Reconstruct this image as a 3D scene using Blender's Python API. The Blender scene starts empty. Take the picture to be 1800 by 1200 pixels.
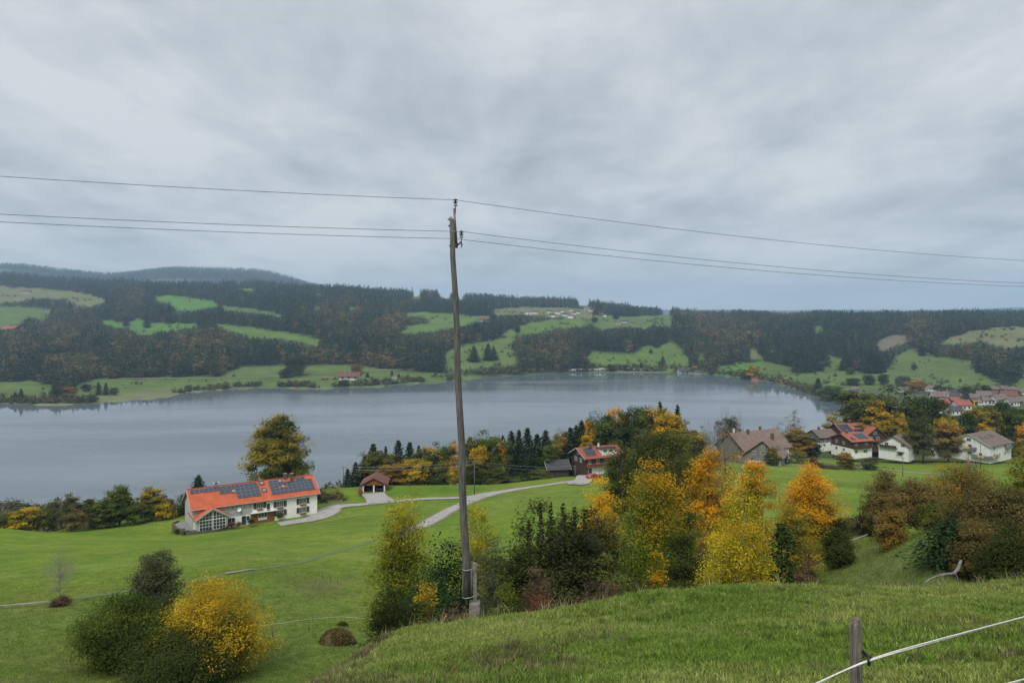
import bpy, math, random
import numpy as np
from mathutils import Vector, Matrix
random.seed(7)
rng = np.random.default_rng(11)
S = bpy.context.scene
COL = S.collection
F, HY = 1300.0, 550.0          # focal length and horizon row, in pixels of the 1800 px wide photograph
LAKE = -110.0

# ------------------------------------------------------------------ camera
cd = bpy.data.cameras.new('camera'); cam = bpy.data.objects.new('camera', cd); COL.objects.link(cam)
cam.location = (0, 0, 0); cam.rotation_euler = (math.radians(90), 0, 0)
cd.sensor_width = 36.0; cd.lens = 36.0 * F / 1800.0; cd.shift_y = -(600 - HY) / 1800.0
cd.clip_start = 0.2; cd.clip_end = 60000
S.camera = cam
# ------------------------------------------------------------------ light and exposure
SUN_EL, SUN_AZ = 48.0, 200.0
W = bpy.data.worlds.new('World'); S.world = W; W.use_nodes = True
nt = W.node_tree; nt.nodes.clear()
def N(t, nt_=None, **k):
    n = (nt_ or nt).nodes.new(t)
    for a, b in k.items(): setattr(n, a, b)
    return n
def world():
    L = nt.links.new
    out = N('ShaderNodeOutputWorld')
    sky = N('ShaderNodeTexSky', sky_type='NISHITA', sun_disc=False)
    sky.sun_elevation = math.radians(SUN_EL); sky.sun_rotation = math.radians(SUN_AZ)
    b1 = N('ShaderNodeBackground'); b1.inputs[1].default_value = 0.06; L(sky.outputs[0], b1.inputs[0])
    tc = N('ShaderNodeTexCoord'); sep = N('ShaderNodeSeparateXYZ'); L(tc.outputs['Generated'], sep.inputs[0])
    def M(op, a, b=None, c=None):
        m = N('ShaderNodeMath', operation=op)
        for i, v in enumerate((a, b, c)):
            if v is None: continue
            if isinstance(v, (int, float)): m.inputs[i].default_value = v
            else: L(v, m.inputs[i])
        return m.outputs[0]
    zc = M('MAXIMUM', sep.outputs[2], 0.0)
    den = M('ADD', zc, 0.14)
    cx = M('DIVIDE', sep.outputs[0], den); cy = M('DIVIDE', sep.outputs[1], den)
    cmb = N('ShaderNodeCombineXYZ'); L(cx, cmb.inputs[0]); L(cy, cmb.inputs[1])
    def noise(scale, detail, rough, off, dist=0.0):
        mp = N('ShaderNodeMapping'); mp.inputs['Location'].default_value = off; mp.inputs['Scale'].default_value = (1, .6, 1); L(cmb.outputs[0], mp.inputs[0])
        n = N('ShaderNodeTexNoise'); n.inputs['Scale'].default_value = scale; n.inputs['Detail'].default_value = detail
        n.inputs['Roughness'].default_value = rough; n.inputs['Distortion'].default_value = dist
        L(mp.outputs[0], n.inputs['Vector']); return n.outputs[0]
    n1 = noise(0.75, 6, 0.58, (3.1, 1.7, 0), 0.15)
    n2 = noise(2.4, 8, 0.62, (7.3, 4.2, 0), 0.2)
    n3 = noise(0.22, 3, 0.5, (1.3, 9.2, 0))
    s = M('ADD', M('MULTIPLY', n1, 0.55), M('ADD', M('MULTIPLY', n2, 0.42), M('MULTIPLY', n3, 0.22)))
    r = N('ShaderNodeValToRGB'); L(s, r.inputs[0])
    e = r.color_ramp.elements
    e[0].position = 0.46; e[0].color = (0.275, 0.305, 0.335, 1)
    e[1].position = 0.665; e[1].color = (0.475, 0.495, 0.513, 1)
    k = r.color_ramp.elements.new(0.57); k.color = (0.375, 0.405, 0.437, 1)
    # thinner cloud towards the horizon lets a pale blue through
    h = M('POWER', M('SUBTRACT', 1.0, M('MINIMUM', M('MULTIPLY', zc, 5.5), 1.0)), 3.0)
    mix = N('ShaderNodeMix', data_type='RGBA'); L(M('MULTIPLY', h, 0.75), mix.inputs[0])
    L(r.outputs[0], mix.inputs[6]); mix.inputs[7].default_value = (0.475, 0.52, 0.55, 1)
    # an overcast sky is brighter overhead
    up = M('ADD', 1.0, M('MULTIPLY', M('MAXIMUM', M('SUBTRACT', zc, 0.38), 0.0), 1.6))
    b2 = N('ShaderNodeBackground'); L(mix.outputs[2], b2.inputs[0]); L(up, b2.inputs[1])
    ms = N('ShaderNodeMixShader'); ms.inputs[0].default_value = 0.94
    L(b1.outputs[0], ms.inputs[1]); L(b2.outputs[0], ms.inputs[2]); L(ms.outputs[0], out.inputs[0])
world()
sl = bpy.data.lights.new('sun', 'SUN'); sl.energy = 1.5; sl.angle = math.radians(18); sl.color = (1.0, 0.96, 0.9)
sun = bpy.data.objects.new('sun', sl); COL.objects.link(sun)
az, el = math.radians(SUN_AZ), math.radians(SUN_EL)
sd = Vector((math.sin(az) * math.cos(el), math.cos(az) * math.cos(el), math.sin(el)))
sun.rotation_euler = sd.to_track_quat('Z', 'Y').to_euler()
S.view_settings.view_transform = 'Standard'; S.view_settings.look = 'None'
S.view_settings.exposure = 0.6; S.view_settings.gamma = 1.0; S.view_settings.use_curve_mapping = False
S.cycles.max_bounces = 6; S.cycles.diffuse_bounces = 3; S.cycles.glossy_bounces = 2; S.cycles.transmission_bounces = 3
S.cycles.transparent_max_bounces = 8; S.cycles.volume_bounces = 0; S.cycles.caustics_reflective = False; S.cycles.caustics_refractive = False

# ------------------------------------------------------------------ materials
MATS = {}
def mat(name, col, rough=0.85, col2=None, scale=3.0, bump=0.0, bscale=None, spec=0.3, metal=0.0, stretch=(1, 1, 1), detail=5, coord='Object'):
    if name in MATS: return MATS[name]
    m = bpy.data.materials.new(name); m.use_nodes = True; t = m.node_tree; L = t.links.new
    b = t.nodes['Principled BSDF']; b.inputs['Roughness'].default_value = rough
    b.inputs['Specular IOR Level'].default_value = spec; b.inputs['Metallic'].default_value = metal
    b.inputs['Base Color'].default_value = (*col, 1)
    tc = N('ShaderNodeTexCoord', t); mp = N('ShaderNodeMapping', t); mp.inputs['Scale'].default_value = stretch
    L(tc.outputs[coord], mp.inputs[0])
    if col2 is not None:
        n = N('ShaderNodeTexNoise', t); n.inputs['Scale'].default_value = scale; n.inputs['Detail'].default_value = detail
        n.inputs['Roughness'].default_value = 0.65; L(mp.outputs[0], n.inputs[0])
        r = N('ShaderNodeValToRGB', t); r.color_ramp.elements[0].position = 0.35; r.color_ramp.elements[1].position = 0.65
        r.color_ramp.elements[0].color = (*col, 1); r.color_ramp.elements[1].color = (*col2, 1)
        L(n.outputs[0], r.inputs[0]); L(r.outputs[0], b.inputs['Base Color'])
    if bump:
        n = N('ShaderNodeTexNoise', t); n.inputs['Scale'].default_value = bscale or scale * 2; n.inputs['Detail'].default_value = 6
        L(mp.outputs[0], n.inputs[0]); u = N('ShaderNodeBump', t); u.inputs['Strength'].default_value = bump; u.inputs['Distance'].default_value = 0.05
        L(n.outputs[0], u.inputs['Height']); L(u.outputs[0], b.inputs['Normal'])
    MATS[name] = m; return m
def tile_mat(name, col, col2, row=0.34):
    """roof tiles: rows and columns as fine relief, colour drifting from tile to tile"""
    if name in MATS: return MATS[name]
    m = bpy.data.materials.new(name); m.use_nodes = True; t = m.node_tree; L = t.links.new
    b = t.nodes['Principled BSDF']; b.inputs['Roughness'].default_value = 0.8; b.inputs['Specular IOR Level'].default_value = 0.25
    uv = N('ShaderNodeUVMap', t); br = N('ShaderNodeTexBrick', t); L(uv.outputs[0], br.inputs[0])
    br.inputs['Scale'].default_value = 1.0; br.inputs['Brick Width'].default_value = 0.24; br.inputs['Row Height'].default_value = row
    br.inputs['Mortar Size'].default_value = 0.02; br.inputs['Color1'].default_value = (*col, 1); br.inputs['Color2'].default_value = (*col2, 1)
    br.inputs['Mortar'].default_value = tuple(c * 0.6 for c in col) + (1,); br.offset = 0.0
    n = N('ShaderNodeTexNoise', t); n.inputs['Scale'].default_value = 0.5; n.inputs['Detail'].default_value = 6; L(uv.outputs[0], n.inputs[0])
    mx = N('ShaderNodeMix', t, data_type='RGBA', blend_type='MULTIPLY'); mx.inputs[0].default_value = 0.55
    L(br.outputs[0], mx.inputs[6]); r = N('ShaderNodeValToRGB', t); L(n.outputs[0], r.inputs[0])
    r.color_ramp.elements[0].position = 0.3; r.color_ramp.elements[0].color = (0.55, 0.52, 0.5, 1); r.color_ramp.elements[1].position = 0.65
    L(r.outputs[0], mx.inputs[7]); L(mx.outputs[2], b.inputs['Base Color'])
    u = N('ShaderNodeBump', t); u.inputs['Strength'].default_value = 0.6; u.inputs['Distance'].default_value = 0.04
    L(br.outputs['Fac'], u.inputs['Height']); u.invert = True; L(u.outputs[0], b.inputs['Normal'])
    MATS[name] = m; return m
def plank_mat(name, col, col2, width=0.18):
    return mat(name, col, 0.85, col2, 1.0, 0.4, 6, stretch=(1 / width * 0.5, 1 / width * 0.5, 0.35))
def leaf_mat(name, ca, cb, trans=0.3, inst=False):
    """leaf pigment between two colours (the mesh or instance says how far), varied leaf by leaf"""
    if name in MATS: return MATS[name]
    m = bpy.data.materials.new(name); m.use_nodes = True; t = m.node_tree; L = t.links.new; t.nodes.clear()
    out = N('ShaderNodeOutputMaterial', t)
    a = N('ShaderNodeAttribute', t); a.attribute_name = 'tint' if inst else 'mixf'
    if inst: a.attribute_type = 'INSTANCER'
    mx = N('ShaderNodeMix', t, data_type='RGBA'); L(a.outputs['Fac'], mx.inputs[0]); mx.inputs[6].default_value = (*ca, 1); mx.inputs[7].default_value = (*cb, 1)
    r = N('ShaderNodeAttribute', t); r.attribute_name = 'rnd'
    hs = N('ShaderNodeHueSaturation', t); L(mx.outputs[2], hs.inputs['Color'])
    mm = N('ShaderNodeMapRange', t); L(r.outputs['Fac'], mm.inputs[0]); mm.inputs[3].default_value = 0.55; mm.inputs[4].default_value = 1.45
    hh = N('ShaderNodeMapRange', t); L(r.outputs['Fac'], hh.inputs[0]); hh.inputs[3].default_value = 0.512; hh.inputs[4].default_value = 0.488
    val = mm.outputs[0]
    if inst:
        oi = N('ShaderNodeObjectInfo', t); o2 = N('ShaderNodeMapRange', t); L(oi.outputs['Random'], o2.inputs[0]); o2.inputs[3].default_value = 0.55; o2.inputs[4].default_value = 1.45
        m2 = N('ShaderNodeMath', t, operation='MULTIPLY'); L(val, m2.inputs[0]); L(o2.outputs[0], m2.inputs[1]); val = m2.outputs[0]
    L(val, hs.inputs['Value']); L(hh.outputs[0], hs.inputs['Hue'])
    d = N('ShaderNodeBsdfDiffuse', t); L(hs.outputs[0], d.inputs[0])
    if trans > 0:
        tr = N('ShaderNodeBsdfTranslucent', t); L(hs.outputs[0], tr.inputs[0])
        ms = N('ShaderNodeMixShader', t); ms.inputs[0].default_value = trans
        L(d.outputs[0], ms.inputs[1]); L(tr.outputs[0], ms.inputs[2]); L(ms.outputs[0], out.inputs[0])
    else: L(d.outputs[0], out.inputs[0])
    MATS[name] = m; return m

# ------------------------------------------------------------------ object helpers
def tag(o, label=None, cat=None, group=None, kind=None):
    if label: o['label'] = label
    if cat: o['category'] = cat
    if group: o['group'] = group
    if kind: o['kind'] = kind
    return o
def link(o, parent=None):
    COL.objects.link(o)
    if parent is not None: o.parent = parent
    return o
def empty(name, loc, rz=0.0, label=None, cat=None, group=None):
    o = bpy.data.objects.new(name, None); o.empty_display_size = 0.3; link(o); o.location = loc; o.rotation_euler = (0, 0, rz)
    return tag(o, label, cat, group)
class MB:
    """collects faces, becomes one mesh"""
    def __init__(s): s.v = []; s.f = []; s.uv = []
    def add(s, vs, fs, uvs=None):
        k = len(s.v); s.v += [tuple(p) for p in vs]
        for i, f in enumerate(fs):
            s.f.append(tuple(j + k for j in f)); s.uv.append(uvs[i] if uvs else None)
        return s
    def box(s, x0, y0, z0, x1, y1, z1, M=None):
        vs = [Vector(p) for p in ((x0, y0, z0), (x1, y0, z0), (x1, y1, z0), (x0, y1, z0), (x0, y0, z1), (x1, y0, z1), (x1, y1, z1), (x0, y1, z1))]
        if M is not None: vs = [M @ p for p in vs]
        return s.add(vs, [(0, 3, 2, 1), (4, 5, 6, 7), (0, 1, 5, 4), (1, 2, 6, 5), (2, 3, 7, 6), (3, 0, 4, 7)])
    def tube(s, pts, rad, n=8, cap=True):
        pts = [Vector(p) for p in pts]; rings = []
        if not hasattr(rad, '__len__'): rad = [rad] * len(pts)
        k = len(s.v)
        for i, p in enumerate(pts):
            d = (pts[min(i + 1, len(pts) - 1)] - pts[max(i - 1, 0)])
            d = d.normalized() if d.length > 1e-9 else Vector((0, 0, 1))
            a = d.orthogonal().normalized() if i == 0 else (pa - d * pa.dot(d)).normalized()
            pa = a; b = d.cross(a)
            for j in range(n):
                t = 2 * math.pi * j / n; s.v.append(tuple(p + (a * math.cos(t) + b * math.sin(t)) * rad[i]))
        for i in range(len(pts) - 1):
            for j in range(n):
                j2 = (j + 1) % n
                s.f.append((k + i * n + j, k + i * n + j2, k + (i + 1) * n + j2, k + (i + 1) * n + j)); s.uv.append(None)
        if cap:
            s.f.append(tuple(k + j for j in reversed(range(n)))); s.uv.append(None)
            s.f.append(tuple(k + (len(pts) - 1) * n + j for j in range(n))); s.uv.append(None)
        return s
    def lathe(s, prof, c=(0, 0, 0), n=14):
        k = len(s.v)
        for r, z in prof:
            for j in range(n):
                t = 2 * math.pi * j / n; s.v.append((c[0] + r * math.cos(t), c[1] + r * math.sin(t), c[2] + z))
        for i in range(len(prof) - 1):
            for j in range(n):
                j2 = (j + 1) % n; s.f.append((k + i * n + j, k + i * n + j2, k + (i + 1) * n + j2, k + (i + 1) * n + j)); s.uv.append(None)
        return s
    def mesh(s, name, m, smooth=False):
        me = bpy.data.meshes.new(name); me.from_pydata(s.v, [], s.f)
        if any(u is not None for u in s.uv):
            l = me.uv_layers.new(name='UVMap')
            for p, u in zip(me.polygons, s.uv):
                if u is None: continue
                for li, c in zip(p.loop_indices, u): l.data[li].uv = c
        if m: me.materials.append(m)
        if smooth: me.polygons.foreach_set('use_smooth', [True] * len(me.polygons))
        me.update(); return me
    def build(s, name, m, parent=None, smooth=False, bevel=0):
        o = bpy.data.objects.new(name, s.mesh(name, m, smooth)); link(o, parent)
        if bevel:
            b = o.modifiers.new('bevel', 'BEVEL'); b.width = bevel; b.segments = 2; b.limit_method = 'ANGLE'
        return o
def box_part(name, m, parent, *a, **k): return MB().box(*a).build(name, m, parent, **k)

# ------------------------------------------------------------------ terrain
def hsh(ix, iy, s):
    h = np.sin(ix * 127.1 + iy * 311.7 + s * 74.7) * 43758.5453
    return h - np.floor(h)
def vn(x, y, s=0):
    ix, iy = np.floor(x), np.floor(y); fx, fy = x - ix, y - iy
    fx = fx * fx * (3 - 2 * fx); fy = fy * fy * (3 - 2 * fy)
    a, b = hsh(ix, iy, s), hsh(ix + 1, iy, s); c, d = hsh(ix, iy + 1, s), hsh(ix + 1, iy + 1, s)
    return (a * (1 - fx) + b * fx) * (1 - fy) + (c * (1 - fx) + d * fx) * fy
def fbm(x, y, s=0, o=4):
    t = 0; a = 0.5
    for i in range(o): t = t + a * (vn(x, y, s + i) - 0.5); x = x * 2.03 + 17.1; y = y * 2.03 + 5.3; a *= 0.5
    return t
def P(D, py): return (D, -(py - HY) / F * D)
far1 = [(3500, 180), (4300, 150), (6500, 420), (8000, 330), (14500, 100)]
COLS = {
 -700: [(20, -12), (34, -17), (57, -22.6), (100, -32), (150, -42), (185, -52), (235, -72), (330, -100), (400, -108), (900, -109), (1050, -106), (1130, -103), (1250, -95), (1450, -75), (1700, -55), (2100, -10), (2700, 75), (3500, 180), (4300, 150), (6500, 430), (14500, 100)],
 0: [(20, -12), (34, -17), (57, -22.6), (60, -23.8), (100, -33), (150, -43.3), (180, -54), (230, -75), (330, -100), (400, -109), (880, -109), (1050, -106), (1130, -103), (1250, -95), (1450, -75), (1700, -55), (1900, -38), (2100, -10), (2350, 20), (2700, 75), (3000, 115), (3500, 172), (4300, 150), (6500, 418), (8000, 330), (14500, 100)],
 300: [(20, -12.5), (34, -17.3), (64, -23.3), (67, -24.4), (100, -32.5), (120, -37.6), (140, -43.1), (155, -47.3), (170, -48.7), (185, -49.7), (210, -58), (260, -80), (340, -104), (400, -109), (970, -109), (1100, -107.5), (1180, -103), (1350, -80), (1500, -58), (1700, -45), (1900, -28), (2100, -5), (2300, 12), (2500, 48), (2900, 84), (3500, 118), (4300, 100), (6500, 360), (7500, 445), (9000, 300), (14500, 100)],
 450: [(20, -12.8), (34, -17.5), (48, -20.5), (70, -24.5), (74, -25.6), (100, -32), (140, -41), (157, -45.2), (163, -46.9), (176, -47.2), (200, -48.6), (215, -52), (260, -72), (340, -102), (400, -109), (1080, -109), (1200, -104), (1300, -95), (1450, -70), (1650, -48), (1850, -25), (2150, 0), (2500, 42), (3000, 92), (3400, 112), (4300, 90), (6500, 325), (7500, 420), (9000, 280), (14500, 90)],
 600: [(20, -13), (34, -17.7), (47, -20), (90, -29.5), (94, -30.7), (110, -34.8), (150, -42.6), (180, -46.8), (200, -49.3), (225, -52.5), (250, -62), (320, -95), (390, -109), (1060, -109), (1150, -105), (1220, -99), (1330, -85), (1600, -50), (1900, -15), (2300, 25), (2700, 60), (3200, 85), (3600, 88), (4500, 80), (7000, 200), (9000, 150), (14500, 80)],
 700: [(20, -13), (34, -17.5), (50, -21), (100, -31.5), (120, -36.3), (150, -42), (200, -48.3), (212, -50.4), (228, -52.5), (250, -62), (320, -95), (390, -109), (1135, -109), (1250, -103), (1350, -92), (1600, -50), (1800, -38), (2100, -12), (2400, 15), (2800, 60), (3200, 75), (3500, 75), (4500, 60), (14500, 60)],
 850: [(20, -12.5), (34, -17.5), (60, -23), (100, -31), (140, -39), (175, -44.5), (188, -46.7), (215, -50.2), (228, -52.5), (260, -66), (320, -95), (400, -109), (1240, -109), (1320, -102), (1500, -72), (1650, -52), (1900, -30), (2300, -5), (2700, 30), (3100, 48), (3500, 50), (4500, 40), (14500, 40)],
 1000: [(20, -12.5), (34, -17), (60, -22), (100, -30), (150, -39), (190, -44.5), (215, -48.5), (232, -50.8), (250, -56), (300, -80), (400, -109), (1345, -109), (1420, -104), (1650, -60), (1850, -38), (2100, -20), (2500, 5), (2900, 25), (3400, 42), (4200, 40), (14500, 45)],
 1150: [(20, -12.5), (34, -17), (60, -21.5), (100, -29), (150, -38), (200, -45), (240, -50.5), (270, -54), (310, -66), (380, -95), (450, -109), (1360, -109), (1450, -102), (1600, -80), (1750, -62), (1950, -38), (2200, -24), (2500, -16), (2900, -12), (3500, -12), (9000, -30), (12000, 50), (14500, 40)],
 1350: [(20, -12.5), (34, -16.5), (60, -20.5), (90, -26), (120, -31), (160, -38), (200, -44.5), (235, -50), (265, -53.8), (290, -56), (320, -60), (400, -90), (480, -109), (1150, -109), (1300, -106), (1450, -98), (1650, -72), (1850, -54), (2050, -44), (2250, -36), (2700, -36), (9000, -40), (12000, 48), (14500, 40)],
 1500: [(20, -12), (34, -15.5), (50, -16.2), (65, -19.5), (90, -26), (120, -32), (160, -39.5), (200, -46), (235, -51.5), (270, -56), (300, -60), (340, -66), (430, -90), (520, -107), (950, -108), (1150, -105), (1300, -98), (1450, -85), (1600, -65), (1800, -50), (2000, -38), (2200, -28), (2600, -34), (9000, -40), (12000, 48), (14500, 40)],
 1650: [(20, -12), (27, -12.2), (34, -12.5), (44, -12.8), (55, -16), (80, -25), (120, -33), (160, -40), (200, -46.5), (240, -52.5), (270, -56.5), (300, -60), (350, -67), (450, -85), (600, -104), (700, -107), (950, -107), (1150, -103), (1300, -88), (1450, -73), (1650, -50), (1850, -34), (2050, -20), (2400, -26), (9000, -20), (12000, 60), (14500, 40)],
 1800: [(20, -11), (30, -12), (40, -14), (60, -19), (90, -26), (140, -35), (200, -45.5), (240, -51), (270, -56), (300, -60), (350, -67), (450, -85), (600, -103), (760, -106), (900, -105), (1000, -103), (1100, -96), (1250, -78), (1400, -55), (1560, -32), (1720, -36), (2000, -36), (2400, -36), (9000, -10), (12000, 90), (14500, 40)],
 2500: [(20, -11), (30, -12), (40, -14), (60, -19), (90, -26), (140, -35), (200, -45.5), (240, -51), (270, -56), (300, -60), (350, -67), (450, -85), (600, -103), (760, -106), (900, -105), (1000, -103), (1100, -96), (1250, -78), (1400, -55), (1560, -32), (1720, -36), (2000, -36), (2400, -36), (9000, -10), (12000, 110), (14500, 40)],
}
COLS[200] = [(d, float(np.interp(math.log(d), [math.log(a) for a, b in COLS[300]], [b for a, b in COLS[300]])) * .67 + float(np.interp(math.log(d), [math.log(a) for a, b in COLS[0]], [b for a, b in COLS[0]])) * .33) for d, z in COLS[300] if d < 4000] + [(4300, 110), (6500, 318), (7500, 372), (9000, 300), (14500, 100)]
NU, ND = 330, 300
US = np.linspace(-1.15, 1.15, NU); LD = np.linspace(math.log(20), math.log(14500), ND); DS = np.exp(LD)
cps = sorted(COLS); cz = np.array([np.interp(LD, [math.log(d) for d, z in COLS[c]], [z for d, z in COLS[c]]) for c in cps])
PXU = US * F + 900
ZG = np.zeros((ND, NU))
cpa = np.array(cps, float)
for j, px in enumerate(PXU):                       # cubic blend between the surveyed profiles
    i = int(np.clip(np.searchsorted(cpa, px) - 1, 0, len(cps) - 2)); t = np.clip((px - cpa[i]) / (cpa[i + 1] - cpa[i]), 0, 1); t = 0.5 * t + 0.5 * t * t * (3 - 2 * t)
    ZG[:, j] = cz[i] * (1 - t) + cz[i + 1] * t
for _ in range(2): ZG[1:-1] = 0.25 * ZG[:-2] + 0.5 * ZG[1:-1] + 0.25 * ZG[2:]
for _ in range(6): ZG[:, 1:-1] = 0.25 * ZG[:, :-2] + 0.5 * ZG[:, 1:-1] + 0.25 * ZG[:, 2:]
DG, UG = np.meshgrid(DS, US, indexing='ij'); XG = UG * DG
amp = np.interp(DG, [20, 60, 150, 240, 320, 900, 1100, 1500, 2500, 6000], [0.35, 0.9, 1.0, 0.6, 2, 1.5, 3, 16, 30, 60])
wav = np.interp(DG, [20, 100, 300, 1000, 3000, 7000], [6, 14, 40, 120, 420, 900])
ZG = ZG + 26 * np.clip((DG - 1850) / 250, 0, 1) * np.clip((3200 - DG) / 500, 0, 1) * fbm(XG / 260 + 9, DG / 700, 15, 3)
ZG = ZG + amp * (0.75 * fbm(XG / wav.clip(6), DG / wav.clip(6), 3, 4))
flat = np.exp(-(((XG + 55) / 18) ** 2 + ((DG - 168) / 12) ** 2) ** 2)            # the terrace the farmhouse stands on
ZG = ZG * (1 - flat) + -47.0 * flat
flat = np.exp(-(((XG + 39.5) / 6) ** 2 + ((DG - 214) / 8) ** 2) ** 2)
ZG = ZG * (1 - flat) + -51.0 * flat
# lake bed
SH = [(-700, 705), (0, 711), (80, 712), (160, 710), (235, 704), (290, 700), (330, 690), (400, 685), (450, 682), (520, 682), (560, 684), (600, 681), (668, 680), (700, 676), (820, 668), (850, 662), (905, 660), (960, 656), (1100, 654), (1180, 655), (1250, 658), (1300, 664), (1350, 671), (1390, 681), (1430, 697), (1470, 706), (1500, 713), (1530, 722), (1600, 730), (2500, 750)]
NE = [(-700, 410), (0, 415), (600, 400), (1000, 410), (1200, 460), (1350, 500), (1400, 540), (1450, 600), (1500, 700), (1530, 830), (1560, 2000), (2500, 2000)]
def shore_far(px): return -LAKE * F / (np.interp(px, [a for a, b in SH], [b for a, b in SH]) - HY)
def shore_near(px): return np.interp(px, [a for a, b in NE], [b for a, b in NE])
PG = UG * F + 900
wob = 14 * fbm(XG / 45, DG / 45, 9, 3)
ins = np.clip((DG - shore_near(PG)) / 14, 0, 1) * np.clip((shore_far(PG) + wob - DG) / 14, 0, 1)
ZG = np.where(ins > 0, ZG * (1 - ins) + (LAKE - 7) * ins, np.where(DG > 380, np.maximum(ZG, LAKE + 0.8), ZG))
def zfan(x, y):
    x = np.asarray(x, float); y = np.maximum(np.asarray(y, float), 20.001)
    a = np.clip((x / y - US[0]) / (US[1] - US[0]), 0, NU - 1.001); b = np.clip((np.log(y) - LD[0]) / (LD[1] - LD[0]), 0, ND - 1.001)
    i, j = a.astype(int), b.astype(int); fa, fb = a - i, b - j
    return (ZG[j, i] * (1 - fa) + ZG[j, i + 1] * fa) * (1 - fb) + (ZG[j + 1, i] * (1 - fa) + ZG[j + 1, i + 1] * fa) * fb
def sp(t, k=1.0): return np.log1p(np.exp(np.clip(t / k, -30, 30))) * k
def znear(x, y):
    x = np.asarray(x, float); y = np.asarray(y, float)
    z = -1.62 - 0.33 * y + 0.06 * x + 0.45 * np.exp(-((x - 5) / 4) ** 2 - ((y - 19.5) / 3) ** 2)
    yc = 18.9 + 0.2 * (x + 1)
    z = z - 0.62 * sp(y - yc - 0.4, 0.5) - 0.75 * sp(-2.9 - x - 0.12 * np.maximum(12 - y, 0), 0.4)
    z = z + 0.30 * fbm(x / 2.6, y / 2.6, 21, 3) + 0.16 * fbm(x / 0.8, y / 0.8, 22, 3)
    return z
def zg(x, y):
    x = np.asarray(x, float); y = np.asarray(y, float)
    n = znear(x, y); f = zfan(x, y)
    inn = (x > -15) & (x < 30) & (y < 34)
    return np.where(y < 20.5, np.where(inn, n, f), np.where(inn, np.maximum(n, f), f))
def at(px, D, dz=0.0):
    x = (px - 900) / F * D
    return Vector((x, D, float(zg(x, D)) + dz))
def hit(px, py, d0=34.0, d1=9000.0):
    D = np.exp(np.linspace(math.log(d0), math.log(d1), 6000)); x = (px - 900) / F * D
    k = np.nonzero(zg(x, D) >= -(py - HY) / F * D)[0]
    D = float(D[k[0]]) if len(k) else d1
    return at(px, D)
def ray(px, py, z):
    """where the sight line of a photo pixel meets the level z"""
    D = -z * F / (py - HY); return Vector(((px - 900) / F * D, D, z))

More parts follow.
